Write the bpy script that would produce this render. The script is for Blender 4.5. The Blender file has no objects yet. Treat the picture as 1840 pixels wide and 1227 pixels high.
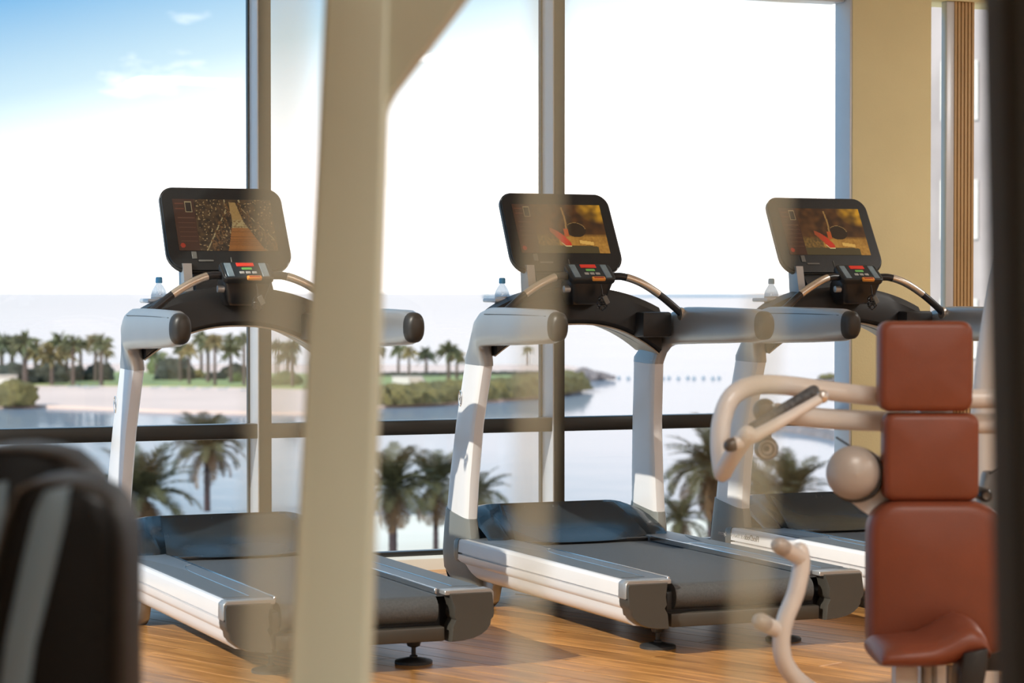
import bpy, bmesh, math, random
from mathutils import Vector, Matrix, Euler, noise as mnoise

random.seed(7)
S = bpy.context.scene
COL = S.collection
R = math.radians

# ------------------------------------------------------------------ camera
FPX, CX, CY, HZ, EYE, YAW = 4345.0, 920.0, 613.5, 525.0, 1.287, R(22.5)
PITCH = math.atan((CY - HZ) / FPX)
cam = bpy.data.cameras.new('camera')
cam.sensor_width = 36.0
cam.lens = FPX / 1840 * 36
cam.clip_start, cam.clip_end = 0.05, 90000
cam.dof.use_dof = True
cam.dof.focus_distance = 9.9
cam.dof.aperture_fstop = (cam.lens / 1000) / 0.0185
co = bpy.data.objects.new('camera', cam)
co.location = (0, 0, EYE)
co.rotation_euler = (R(90) - PITCH, 0, -YAW)
COL.objects.link(co)
S.camera = co

# ------------------------------------------------------------------ view, sky, sun, added fill lights
vs = S.view_settings
vs.view_transform = 'Standard'
vs.look = 'None'
vs.gamma = 1
vs.use_curve_mapping = False
vs.exposure = 0.0

W = bpy.data.worlds.new('sky')
S.world = W
W.use_nodes = True
nt = W.node_tree
nt.nodes.clear()


def N(tree, t, **kw):
    n = tree.nodes.new(t)
    for k, v in kw.items():
        setattr(n, k, v)
    return n


def math_node(tree, op, a, b=None, c=None, clamp=False):
    n = N(tree, 'ShaderNodeMath', operation=op, use_clamp=clamp)
    for i, v in enumerate((a, b, c)):
        if v is None:
            continue
        if isinstance(v, (int, float)):
            n.inputs[i].default_value = v
        else:
            tree.links.new(v, n.inputs[i])
    return n.outputs[0]


def build_sky():
    t = nt
    out = N(t, 'ShaderNodeOutputWorld')
    bg = N(t, 'ShaderNodeBackground')
    tc = N(t, 'ShaderNodeTexCoord')
    sep = N(t, 'ShaderNodeSeparateXYZ')
    t.links.new(tc.outputs['Generated'], sep.inputs[0])
    x, y, z = sep.outputs
    # haze near the horizon and a thin veil that thickens towards +X (to the right)
    az = math_node(t, 'ARCTAN2', x, y)                      # 0 = straight out of the window, + = right
    e = math_node(t, 'MULTIPLY', z, 10.0)
    azl = math_node(t, 'MULTIPLY', az, -2.2)
    f = math_node(t, 'ADD', e, azl)
    f = math_node(t, 'ADD', f, 0.22, clamp=True)
    ramp = N(t, 'ShaderNodeValToRGB')
    cr = ramp.color_ramp
    cr.elements[0].position = 0.0
    cr.elements[0].color = (2.3, 2.1, 2.05, 1)
    cr.elements[1].position = 1.0
    cr.elements[1].color = (0.24, 0.56, 0.92, 1)
    m = cr.elements.new(0.28)
    m.color = (1.5, 1.55, 1.6, 1)
    m = cr.elements.new(0.6)
    m.color = (0.72, 0.95, 1.08, 1)
    t.links.new(f, ramp.inputs[0])
    # small cumulus
    mp = N(t, 'ShaderNodeMapping')
    mp.inputs['Scale'].default_value = (9, 9, 26)
    mp.inputs['Location'].default_value = (5.1, 1.45, 0.3)
    t.links.new(tc.outputs['Generated'], mp.inputs[0])
    nz = N(t, 'ShaderNodeTexNoise')
    nz.inputs['Scale'].default_value = 1.0
    nz.inputs['Detail'].default_value = 6
    nz.inputs['Roughness'].default_value = 0.55
    t.links.new(mp.outputs[0], nz.inputs[0])
    mask = N(t, 'ShaderNodeMapRange')
    mask.inputs[1].default_value = 0.60
    mask.inputs[2].default_value = 0.74
    t.links.new(nz.outputs['Fac'], mask.inputs[0])
    mix = N(t, 'ShaderNodeMixRGB')
    mix.inputs[2].default_value = (1.9, 1.8, 1.7, 1)
    t.links.new(mask.outputs[0], mix.inputs[0])
    t.links.new(ramp.outputs[0], mix.inputs[1])
    t.links.new(mix.outputs[0], bg.inputs[0])
    bg.inputs[1].default_value = 1.0
    t.links.new(bg.outputs[0], out.inputs[0])


build_sky()

sun = bpy.data.lights.new('sun', 'SUN')
sun.energy = 4.5
sun.angle = R(0.6)
sun.color = (1.0, 0.93, 0.82)
so = bpy.data.objects.new('sun', sun)
SUN_TO = Vector((-0.82, -0.27, 0.55)).normalized()
so.rotation_euler = SUN_TO.to_track_quat('Z', 'Y').to_euler()
so.location = (-8, 6, 8)
COL.objects.link(so)


def add_fill_light(name, loc, sx, sy, power, col=(1.0, 0.98, 0.93)):
    l = bpy.data.lights.new(name, 'AREA')
    l.shape = 'RECTANGLE'
    l.size, l.size_y = sx, sy
    l.energy = power
    l.color = col
    o = bpy.data.objects.new(name, l)
    o.location = loc
    COL.objects.link(o)
    return o


for i, (lx, ly) in enumerate(((-1.5, -1.5), (2.5, -1.5), (6.0, -1.0), (7.5, 2.0), (8.2, 7.6))):
    add_fill_light('fill_light', (lx, ly, 3.28), 1.2, 0.6, 80)  # added fill out of view, brightens the room side; no fixtures here


add_fill_light('fill_light', (2.6, 2.6, 3.28), 1.2, 0.6, 55)  # extra unseen fill, added to brighten the pads and press arms


# ------------------------------------------------------------------ pixel helpers (a pixel of the photograph to a point at a real distance)
_M = Matrix.Translation((0, 0, EYE)) @ Euler((R(90) - PITCH, 0, -YAW)).to_matrix().to_4x4()
_M3 = _M.to_3x3()
FWD = Vector((math.sin(YAW), math.cos(YAW), 0))
RGT = Vector((math.cos(YAW), -math.sin(YAW), 0))


def ray(px, py):
    return _M3 @ Vector(((px - CX) / FPX, -(py - CY) / FPX, -1))


def at_z(px, py, z):
    d = ray(px, py)
    return Vector((0, 0, EYE)) + d * ((z - EYE) / d.z)


def at_d(px, py, dist):
    return Vector((0, 0, EYE)) + ray(px, py) * dist


def at_y(px, py, Y):
    d = ray(px, py)
    return Vector((0, 0, EYE)) + d * (Y / d.y)


# ------------------------------------------------------------------ materials
def srgb(r, g, b):
    f = lambda c: (c / 255 / 12.92) if c / 255 <= 0.04045 else ((c / 255 + 0.055) / 1.055) ** 2.4
    return (f(r), f(g), f(b))


MATS = {}


def mat(name, col, rough=0.5, metal=0.0, var=0.06, scale=6.0, bump=0.0, bscale=60.0, coat=0.0, spec=0.5, rnd=0.0, stretch=None, sheen=0.0):
    m = bpy.data.materials.new(name)
    m.use_nodes = True
    t = m.node_tree
    b = t.nodes['Principled BSDF']
    b.inputs['Roughness'].default_value = rough
    b.inputs['Metallic'].default_value = metal
    b.inputs['Specular IOR Level'].default_value = spec
    b.inputs['Coat Weight'].default_value = coat
    b.inputs['Coat Roughness'].default_value = 0.12
    if sheen:
        b.inputs['Sheen Weight'].default_value = sheen
    tc = N(t, 'ShaderNodeTexCoord')
    src = tc.outputs['Object']
    if stretch:
        mp = N(t, 'ShaderNodeMapping')
        mp.inputs['Scale'].default_value = stretch
        t.links.new(src, mp.inputs[0])
        src = mp.outputs[0]
    nz = N(t, 'ShaderNodeTexNoise')
    nz.inputs['Scale'].default_value = scale
    nz.inputs['Detail'].default_value = 4
    t.links.new(src, nz.inputs[0])
    mx = N(t, 'ShaderNodeMixRGB')
    lo = tuple(max(0, c * (1 - var * 2)) for c in col)
    hi = tuple(min(1, c * (1 + var * 2)) for c in col)
    mx.inputs[1].default_value = (*lo, 1)
    mx.inputs[2].default_value = (*hi, 1)
    t.links.new(nz.outputs['Fac'], mx.inputs[0])
    last = mx.outputs[0]
    if rnd:
        oi = N(t, 'ShaderNodeObjectInfo')
        hs = N(t, 'ShaderNodeHueSaturation')
        v = math_node(t, 'MULTIPLY_ADD', oi.outputs['Random'], rnd * 2, 1 - rnd)
        t.links.new(v, hs.inputs['Value'])
        t.links.new(last, hs.inputs['Color'])
        last = hs.outputs[0]
    t.links.new(last, b.inputs['Base Color'])
    if bump:
        n2 = N(t, 'ShaderNodeTexNoise')
        n2.inputs['Scale'].default_value = bscale
        n2.inputs['Detail'].default_value = 3
        t.links.new(src, n2.inputs[0])
        bp = N(t, 'ShaderNodeBump')
        bp.inputs['Strength'].default_value = bump
        bp.inputs['Distance'].default_value = 0.01
        t.links.new(n2.outputs['Fac'], bp.inputs['Height'])
        t.links.new(bp.outputs[0], b.inputs['Normal'])
    MATS[name] = m
    return m


def emit_attr(name, strength):
    m = bpy.data.materials.new(name)
    m.use_nodes = True
    t = m.node_tree
    b = t.nodes['Principled BSDF']
    b.inputs['Base Color'].default_value = (0.01, 0.01, 0.01, 1)
    b.inputs['Roughness'].default_value = 0.25
    a = N(t, 'ShaderNodeAttribute', attribute_name='picture')
    t.links.new(a.outputs['Color'], b.inputs['Emission Color'])
    b.inputs['Emission Strength'].default_value = strength
    return m


def emit(name, col, strength):
    m = bpy.data.materials.new(name)
    m.use_nodes = True
    b = m.node_tree.nodes['Principled BSDF']
    b.inputs['Base Color'].default_value = (*col, 1)
    b.inputs['Emission Color'].default_value = (*col, 1)
    b.inputs['Emission Strength'].default_value = strength
    return m


def wood_mat():
    m = bpy.data.materials.new('oak_floor')
    m.use_nodes = True
    t = m.node_tree
    b = t.nodes['Principled BSDF']
    tc = N(t, 'ShaderNodeTexCoord')
    oi = N(t, 'ShaderNodeObjectInfo')
    off = N(t, 'ShaderNodeVectorMath', operation='SCALE')
    off.inputs[0].default_value = (37, 61, 13)
    t.links.new(oi.outputs['Random'], off.inputs['Scale'])
    add = N(t, 'ShaderNodeVectorMath', operation='ADD')
    t.links.new(tc.outputs['Object'], add.inputs[0])
    t.links.new(off.outputs[0], add.inputs[1])
    mp = N(t, 'ShaderNodeMapping')
    mp.inputs['Scale'].default_value = (1.4, 16, 1)
    t.links.new(add.outputs[0], mp.inputs[0])
    nz = N(t, 'ShaderNodeTexNoise')
    nz.inputs['Scale'].default_value = 2.2
    nz.inputs['Detail'].default_value = 6
    nz.inputs['Roughness'].default_value = 0.6
    t.links.new(mp.outputs[0], nz.inputs[0])
    ramp = N(t, 'ShaderNodeValToRGB')
    ramp.color_ramp.elements[0].position = 0.3
    ramp.color_ramp.elements[0].color = (0.27, 0.115, 0.034, 1)
    ramp.color_ramp.elements[1].position = 0.72
    ramp.color_ramp.elements[1].color = (0.66, 0.33, 0.105, 1)
    t.links.new(nz.outputs['Fac'], ramp.inputs[0])
    hs = N(t, 'ShaderNodeHueSaturation')
    v = math_node(t, 'MULTIPLY_ADD', oi.outputs['Random'], 0.5, 0.78)
    t.links.new(v, hs.inputs['Value'])
    t.links.new(ramp.outputs[0], hs.inputs['Color'])
    # a few knots
    vo = N(t, 'ShaderNodeTexVoronoi')
    vo.inputs['Scale'].default_value = 2.0
    mp2 = N(t, 'ShaderNodeMapping')
    mp2.inputs['Scale'].default_value = (1, 3, 1)
    t.links.new(add.outputs[0], mp2.inputs[0])
    t.links.new(mp2.outputs[0], vo.inputs[0])
    kn = N(t, 'ShaderNodeMapRange')
    kn.inputs[1].default_value = 0.03
    kn.inputs[2].default_value = 0.09
    t.links.new(vo.outputs['Distance'], kn.inputs[0])
    mx = N(t, 'ShaderNodeMixRGB')
    mx.inputs[1].default_value = (0.07, 0.03, 0.012, 1)
    t.links.new(kn.outputs[0], mx.inputs[0])
    t.links.new(hs.outputs[0], mx.inputs[2])
    t.links.new(mx.outputs[0], b.inputs['Base Color'])
    b.inputs['Roughness'].default_value = 0.33
    b.inputs['Specular IOR Level'].default_value = 0.5
    bp = N(t, 'ShaderNodeBump')
    bp.inputs['Strength'].default_value = 0.12
    bp.inputs['Distance'].default_value = 0.004
    t.links.new(nz.outputs['Fac'], bp.inputs['Height'])
    t.links.new(bp.outputs[0], b.inputs['Normal'])
    return m


def glass_mat(name, tint=(0.97, 0.985, 0.985), refl=0.05):
    m = bpy.data.materials.new(name)
    m.use_nodes = True
    t = m.node_tree
    t.nodes.clear()
    out = N(t, 'ShaderNodeOutputMaterial')
    tr = N(t, 'ShaderNodeBsdfTransparent')
    tr.inputs[0].default_value = (*tint, 1)
    gl = N(t, 'ShaderNodeBsdfGlossy')
    gl.inputs['Roughness'].default_value = 0.02
    mx = N(t, 'ShaderNodeMixShader')
    mx.inputs[0].default_value = refl
    t.links.new(tr.outputs[0], mx.inputs[1])
    t.links.new(gl.outputs[0], mx.inputs[2])
    t.links.new(mx.outputs[0], out.inputs[0])
    return m


def water_mat():
    m = bpy.data.materials.new('sea_water')
    m.use_nodes = True
    t = m.node_tree
    t.nodes.clear()
    out = N(t, 'ShaderNodeOutputMaterial')
    df = N(t, 'ShaderNodeBsdfDiffuse')
    gl = N(t, 'ShaderNodeBsdfGlossy')
    gl.inputs['Roughness'].default_value = 0.07
    tc = N(t, 'ShaderNodeTexCoord')
    nz = N(t, 'ShaderNodeTexNoise')
    nz.inputs['Scale'].default_value = 0.09
    nz.inputs['Detail'].default_value = 5
    t.links.new(tc.outputs['Object'], nz.inputs[0])
    bp = N(t, 'ShaderNodeBump')
    bp.inputs['Strength'].default_value = 0.05
    bp.inputs['Distance'].default_value = 1.2
    t.links.new(nz.outputs['Fac'], bp.inputs['Height'])
    t.links.new(bp.outputs[0], gl.inputs['Normal'])
    # shallow and deep patches
    n2 = N(t, 'ShaderNodeTexNoise')
    n2.inputs['Scale'].default_value = 0.012
    n2.inputs['Detail'].default_value = 4
    t.links.new(tc.outputs['Object'], n2.inputs[0])
    mc = N(t, 'ShaderNodeMixRGB')
    mc.inputs[1].default_value = (0.21, 0.265, 0.325, 1)
    mc.inputs[2].default_value = (0.30, 0.34, 0.40, 1)
    t.links.new(n2.outputs['Fac'], mc.inputs[0])
    t.links.new(mc.outputs[0], df.inputs[0])
    lw = N(t, 'ShaderNodeLayerWeight')
    lw.inputs['Blend'].default_value = 0.5
    f = math_node(t, 'MULTIPLY_ADD', lw.outputs['Facing'], 2.5, -1.93, clamp=True)
    mx = N(t, 'ShaderNodeMixShader')
    t.links.new(f, mx.inputs[0])
    t.links.new(df.outputs[0], mx.inputs[1])
    t.links.new(gl.outputs[0], mx.inputs[2])
    t.links.new(mx.outputs[0], out.inputs[0])
    return m


white_paint = mat('white_enamel', (0.77, 0.745, 0.74), 0.28, 0.0, 0.02, coat=0.3)
silver = mat('silver_paint', (0.42, 0.41, 0.40), 0.34, 0.55, 0.03)
boot_grey = mat('boot_grey', (0.21, 0.215, 0.20), 0.42, 0.1, 0.03)
rail_cap_dark = mat('rail_cap_brown', (0.032, 0.027, 0.022), 0.42, 0.1, 0.03)
cap_grey = mat('end_cap_grey', (0.15, 0.148, 0.135), 0.35, 0.15, 0.03)
cap_dark = mat('end_cap_dark', (0.06, 0.054, 0.045), 0.35, 0.1, 0.03)
hood_mat = mat('hood_blue_grey', (0.045, 0.062, 0.08), 0.22, 0.0, 0.03, coat=0.4)
rail_plate = mat('foot_plate_grey', (0.14, 0.16, 0.185), 0.42, 0.1, 0.03, bump=0.15, bscale=220)
inset_mat = mat('foot_plate_inset', (0.11, 0.128, 0.145), 0.5, 0.0, 0.05, bump=0.3, bscale=320)
chrome = mat('bright_metal', (0.72, 0.72, 0.72), 0.18, 1.0, 0.02)
belt_mat = mat('belt_rubber', (0.075, 0.078, 0.08), 0.55, 0.0, 0.22, 140, bump=0.4, bscale=420)
black_plastic = mat('black_plastic', (0.014, 0.014, 0.015), 0.32, 0.0, 0.05)
dash_mat = mat('dash_black', (0.012, 0.012, 0.013), 0.5, 0.0, 0.05)
bezel_mat = mat('bezel_black', (0.013, 0.014, 0.015), 0.42, 0.0, 0.04, bump=0.05)
grip_black = mat('grip_rubber', (0.013, 0.014, 0.018), 0.3, 0.0, 0.05)
grip_metal = mat('grip_metal', (0.72, 0.66, 0.58), 0.3, 1.0, 0.03)
pad_panel = mat('keypad_navy', (0.012, 0.022, 0.032), 0.3)
key_blue = mat('keypad_blue_grey', (0.22, 0.30, 0.36), 0.35, 0.2, 0.2, 30)
key_red = emit('button_red', (0.62, 0.035, 0.02), 0.25)
key_green = emit('button_green', (0.12, 0.36, 0.09), 0.3)
key_grey = mat('button_grey', (0.45, 0.45, 0.43), 0.4)
clip_orange = mat('clip_orange', (0.95, 0.36, 0.06), 0.4)
clip_red = mat('clip_red', (0.45, 0.05, 0.015), 0.4)
rubber = mat('rubber_foot', (0.03, 0.031, 0.033), 0.5)
tan_edge = mat('tan_trim', (0.42, 0.36, 0.28), 0.4, 0.2)
frame_bronze = mat('window_frame', (0.035, 0.035, 0.033), 0.3, 0.4, 0.03)
frame_light = mat('window_reveal', (0.58, 0.60, 0.64), 0.35, 0.2, 0.03)
frame_olive = mat('window_front', (0.03, 0.029, 0.024), 0.4, 0.2, 0.03)
wall_beige = mat('wall_beige', (0.76, 0.68, 0.40), 0.85, 0, 0.04, 3, bump=0.1, bscale=90)
wall_white = mat('plaster_white', (0.70, 0.67, 0.60), 0.9, 0, 0.03)
ceil_mat = mat('ceiling_white', (0.75, 0.72, 0.66), 0.9, 0, 0.02)
wood_slat = mat('slat_wood', (0.52, 0.34, 0.16), 0.5, 0, 0.12, 5, stretch=(6, 6, 0.6))
oak = wood_mat()
post_paint = mat('champagne_paint', (0.44, 0.455, 0.355), 0.6, 0.0, 0.03, spec=0.3)
post_dark = mat('dark_olive_paint', (0.008, 0.008, 0.005), 0.75, 0.1, 0.05)
cable_mat = mat('cable_sheath', (0.56, 0.56, 0.43), 0.45)
machine_white = mat('machine_cream', (0.78, 0.74, 0.69), 0.3, 0.0, 0.02, coat=0.3)
leather = mat('brown_leather', (0.21, 0.052, 0.023), 0.42, 0, 0.1, 9, bump=0.06, bscale=220)
knurl = mat('knurled_grip', (0.10, 0.11, 0.12), 0.35, 0.3, 0.5, 90, bump=0.6, bscale=140)
knob_dark = mat('knob_taupe', (0.12, 0.10, 0.08), 0.3, 0.2)
grey_plate = mat('plate_grey', (0.22, 0.22, 0.21), 0.4, 0.1)
ball_grey = mat('cap_grey_pearl', (0.48, 0.44, 0.40), 0.35, 0.1, 0.02)
black_gloss = mat('black_shroud', (0.0022, 0.0025, 0.0028), 0.4, 0, 0.05, spec=0.16)
shroud_strip = mat('shroud_strip_slate', (0.125, 0.19, 0.245), 0.4, 0.2, 0.05)
bottle_clear = glass_mat('bottle_clear', (0.62, 0.68, 0.73), 0.12)
bottle_label = mat('bottle_label', (0.68, 0.66, 0.66), 0.5)
bottle_cap = mat('bottle_cap', (0.10, 0.36, 0.62), 0.4)
pane = glass_mat('window_glass', refl=0.025)
sea_m = water_mat()
sand = mat('beach_sand', (0.80, 0.59, 0.50), 0.95, 0, 0.06, 0.05)
sand_near = mat('shore_sand', (0.84, 0.76, 0.64), 0.95, 0, 0.06, 0.1)
lawn_m = mat('lawn_green', (0.30, 0.34, 0.13), 0.9, 0, 0.15, 0.1)
rock_m = mat('rock_grey', (0.22, 0.19, 0.19), 0.9, 0, 0.2, 0.6)
bush_dark = mat('bush_dark', (0.055, 0.058, 0.04), 0.9, 0, 0.45, 1.2, bump=1.0, bscale=1.5)
bush_olive = mat('bush_olive', (0.155, 0.13, 0.045), 0.9, 0, 0.42, 1.2, bump=1.0, bscale=1.5)
bush_green = mat('bush_green', (0.10, 0.125, 0.045), 0.9, 0, 0.42, 1.2, bump=1.0, bscale=1.5)
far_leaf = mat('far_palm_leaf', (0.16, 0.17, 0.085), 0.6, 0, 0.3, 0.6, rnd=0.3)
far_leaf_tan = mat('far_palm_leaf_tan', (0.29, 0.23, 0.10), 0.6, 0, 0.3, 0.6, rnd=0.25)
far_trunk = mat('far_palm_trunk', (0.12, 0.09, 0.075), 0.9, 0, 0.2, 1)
leaf_m = mat('palm_leaf', (0.075, 0.072, 0.034), 0.7, 0, 0.3, 1.5, rnd=0.3, spec=0.2)
leaf_dry = mat('palm_leaf_dry', (0.14, 0.085, 0.045), 0.75, 0, 0.3, 1.5, rnd=0.3, spec=0.2)
trunk_m = mat('palm_trunk', (0.045, 0.03, 0.035), 0.9, 0, 0.3, 4, bump=0.8, bscale=6)
hut_white = mat('hut_white', (0.70, 0.66, 0.60), 0.8)
hut_roof = mat('hut_roof', (0.50, 0.43, 0.36), 0.8)
facade_m = mat('facade_pink', (0.43, 0.37, 0.355), 0.9, 0, 0.2, 0.35)
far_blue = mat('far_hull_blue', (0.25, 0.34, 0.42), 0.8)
picture_m = emit_attr('screen_picture', 0.8)
text_grey = mat('print_grey', (0.16, 0.15, 0.15), 0.6)
text_faint = mat('print_faint', (0.55, 0.53, 0.52), 0.6)


# ------------------------------------------------------------------ mesh helpers
def obj(name, bm, m, parent=None, smooth=40, loc=None):
    me = bpy.data.meshes.new(name)
    bmesh.ops.recalc_face_normals(bm, faces=bm.faces)
    bm.to_mesh(me)
    bm.free()
    for mm in (m if isinstance(m, (list, tuple)) else [m]):
        me.materials.append(mm)
    if smooth:
        me.shade_smooth()
        me.set_sharp_from_angle(angle=R(smooth))
    o = bpy.data.objects.new(name, me)
    COL.objects.link(o)
    if parent:
        o.parent = parent
    if loc:
        o.location = loc
    return o


def empty(name, loc=(0, 0, 0), rz=0):
    o = bpy.data.objects.new(name, None)
    o.location = loc
    o.rotation_euler = (0, 0, rz)
    o.empty_display_size = 0.1
    COL.objects.link(o)
    return o


def tag(o, label, cat, group=None, kind=None):
    o['label'] = label
    o['category'] = cat
    if group:
        o['group'] = group
    if kind:
        o['kind'] = kind
    return o


def struct(o, label=None):
    o['kind'] = 'structure'
    if label:
        o['label'] = label
    return o


def box(bm, x0, x1, y0, y1, z0, z1, r=0.0, seg=2):
    b2 = bmesh.new()
    bmesh.ops.create_cube(b2, size=1)
    for v in b2.verts:
        v.co = Vector(((x0 + x1) / 2 + v.co.x * (x1 - x0), (y0 + y1) / 2 + v.co.y * (y1 - y0), (z0 + z1) / 2 + v.co.z * (z1 - z0)))
    if r > 0:
        bmesh.ops.bevel(b2, geom=list(b2.edges), offset=r, segments=seg, profile=0.5, affect='EDGES')
    merge(bm, b2)
    return bm


def merge(bm, b2, M=None):
    mp = {}
    for v in b2.verts:
        mp[v] = bm.verts.new(M @ v.co if M else v.co)
    for f in b2.faces:
        try:
            nf = bm.faces.new([mp[v] for v in f.verts])
            nf.material_index = f.material_index
        except ValueError:
            pass
    b2.free()


def loft(bm, rings, caps=True, closed=True):
    rows = [[bm.verts.new(p) for p in r] for r in rings]
    n = len(rows[0])
    for a, b in zip(rows, rows[1:]):
        for i in range(n if closed else n - 1):
            j = (i + 1) % n
            try:
                bm.faces.new((a[i], a[j], b[j], b[i]))
            except ValueError:
                pass
    if caps and closed:
        bm.faces.new(rows[0][::-1])
        bm.faces.new(rows[-1])
    return bm


def catmull(pts, per=6):
    pts = [Vector(p) for p in pts]
    if len(pts) < 3:
        return pts
    P = [pts[0] * 2 - pts[1]] + pts + [pts[-1] * 2 - pts[-2]]
    out = []
    for i in range(1, len(P) - 2):
        p0, p1, p2, p3 = P[i - 1:i + 3]
        for k in range(per):
            t = k / per
            out.append(0.5 * ((2 * p1) + (p2 - p0) * t + (2 * p0 - 5 * p1 + 4 * p2 - p3) * t * t + (3 * p1 - p0 - 3 * p2 + p3) * t ** 3))
    out.append(pts[-1])
    return out


def tube(bm, pts, rad, n=12, smooth=True, per=6, round_end=False, flat=1.0):
    path = catmull(pts, per) if smooth else [Vector(p) for p in pts]
    L = len(path)
    rr = rad if callable(rad) else (lambda t: rad)
    rings = []
    up = None
    for i, p in enumerate(path):
        d = (path[min(i + 1, L - 1)] - path[max(i - 1, 0)]).normalized()
        if up is None:
            up = Vector((0, 0, 1)) if abs(d.z) < 0.9 else Vector((0, 1, 0))
        s = d.cross(up).normalized()
        up = s.cross(d).normalized()
        r = rr(i / (L - 1))
        rings.append([p + (s * math.cos(2 * math.pi * k / n) + up * math.sin(2 * math.pi * k / n) * flat) * r for k in range(n)])
    if round_end:
        for end, sgn in ((0, -1), (-1, 1)):
            d = (path[-1] - path[-2]).normalized() if end else (path[1] - path[0]).normalized()
            base = rings[end]
            c = path[end]
            extra = []
            for f, h in ((0.8, 0.6), (0.4, 0.92)):
                r = rr(1 if end else 0)
                extra.append([c + (v - c) * f + d * sgn * h * r for v in base])
            if end:
                rings += extra
            else:
                rings = extra[::-1] + rings
    return loft(bm, rings)


def lathe(bm, prof, c=(0, 0, 0), axis='Z', n=20):
    c = Vector(c)
    rings = []
    for r, h in prof:
        ring = []
        for k in range(n):
            a = 2 * math.pi * k / n
            x, y = r * math.cos(a), r * math.sin(a)
            v = {'Z': Vector((x, y, h)), 'X': Vector((h, x, y)), 'Y': Vector((x, h, y))}[axis]
            ring.append(c + v)
        rings.append(ring)
    return loft(bm, rings)


def prism(bm, poly, y0, y1, plane='XZ', bevel=0.0, seg=2):
    """extrude a polygon given in a plane along the remaining axis"""
    b2 = bmesh.new()
    mk = {'XZ': lambda p, t: Vector((p[0], t, p[1])), 'YZ': lambda p, t: Vector((t, p[0], p[1])), 'XY': lambda p, t: Vector((p[0], p[1], t))}[plane]
    loft(b2, [[mk(p, y0) for p in poly], [mk(p, y1) for p in poly]])
    if bevel:
        bmesh.ops.recalc_face_normals(b2, faces=b2.faces)
        es = [e for e in b2.edges if len(e.link_faces) == 2 and e.calc_face_angle(0) > R(35)]
        bmesh.ops.bevel(b2, geom=es, offset=bevel, segments=seg, profile=0.5, affect='EDGES', clamp_overlap=True)
    merge(bm, b2)
    return bm


def rrect(w, h, r, n=5, cx=0, cy=0):
    """rounded rectangle outline, half sizes w, h; r one radius or four (tr, tl, bl, br)"""
    rs = r if isinstance(r, (tuple, list)) else (r,) * 4
    out = []
    for (sx, sy, a0), q in zip(((1, 1, 0), (-1, 1, 90), (-1, -1, 180), (1, -1, 270)), rs):
        for k in range(n + 1):
            a = R(a0 + 90 * k / n)
            out.append((cx + sx * (w - q) + q * math.cos(a), cy + sy * (h - q) + q * math.sin(a)))
    return out


def pad_shape(bm, outline, y0, y1, r, steps=4, M=None, crown=0.0):
    """cushion: an outline in XZ with rounded front and back rims (front at y0)"""
    cx = sum(p[0] for p in outline) / len(outline)
    cz = sum(p[1] for p in outline) / len(outline)
    hx = max(abs(p[0] - cx) for p in outline)
    hz = max(abs(p[1] - cz) for p in outline)
    rings = []

    def ring(inset, y):
        return [Vector((cx + (p[0] - cx) * (1 - inset / hx), y, cz + (p[1] - cz) * (1 - inset / hz))) for p in outline]
    if crown:
        rings.append(ring(hx * 0.75, y0 - crown))
        rings.append(ring(hx * 0.45, y0 - crown * 0.8))
    for k in range(steps + 1):
        a = math.pi / 2 * k / steps
        rings.append(ring(r * (1 - math.sin(a)), y0 + r * (1 - math.cos(a))))
    for k in range(steps + 1):
        a = math.pi / 2 * k / steps
        rings.append(ring(r * (1 - math.cos(a)) * 0.5, y1 - r * 0.5 * (1 - math.sin(a))))
    b2 = bmesh.new()
    loft(b2, rings)
    merge(bm, b2, M)
    return bm


def blob(bm, c, rx, ry, rz, seed=0, amp=0.18, sub=3, freq=1.6, flatten=True):
    b2 = bmesh.new()
    bmesh.ops.create_icosphere(b2, subdivisions=sub, radius=1)
    for v in b2.verts:
        p = v.co.copy()
        k = 1 + amp * (mnoise.noise(p * freq + Vector((seed * 3.1, seed * 1.7, 0))) * 1.6 + 0.7 * mnoise.noise(p * freq * 3.3 + Vector((0, seed, 5))) + 0.55 * mnoise.noise(p * freq * 8 + Vector((3, seed, 1))))
        q = p * k
        if flatten and q.z < -0.35:
            q.z = -0.35 + (q.z + 0.35) * 0.15
        v.co = Vector((c[0] + q.x * rx, c[1] + q.y * ry, c[2] + q.z * rz))
    merge(bm, b2)
    return bm


# ================================================================== the room
# floor slab, and boards laid on it where the photograph shows the floor
bm = bmesh.new()
box(bm, -6.2, 10.5, -3.2, 5.2, -0.25, -0.002)
box(bm, 0.64, 10.5, 5.2, 10.9, -0.25, -0.002)
floor = struct(obj('floor', bm, oak, smooth=0), 'varnished oak board floor of the gym')

PDIR = R(90 + 22)
pw = 0.132
plank_meshes = []
for L in (1.1, 1.5, 1.9, 2.3):
    b = bmesh.new()
    box(b, -L / 2 + 0.001, L / 2 - 0.001, -pw / 2 + 0.0012, pw / 2 - 0.0012, -0.012, 0.0, 0.0012, 1)
    me = bpy.data.meshes.new('plank')
    b.to_mesh(me)
    b.free()
    me.materials.append(oak)
    plank_meshes.append((L, me))
pd = Vector((math.cos(PDIR), math.sin(PDIR), 0))
pn = Vector((-pd.y, pd.x, 0))


def floor_in_view(p):
    d = p.dot(FWD)
    if d < 7.3 or p.y > 10.4:
        return False
    x = CX + FPX * p.dot(RGT) / d
    return 150 < x < 1720


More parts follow.
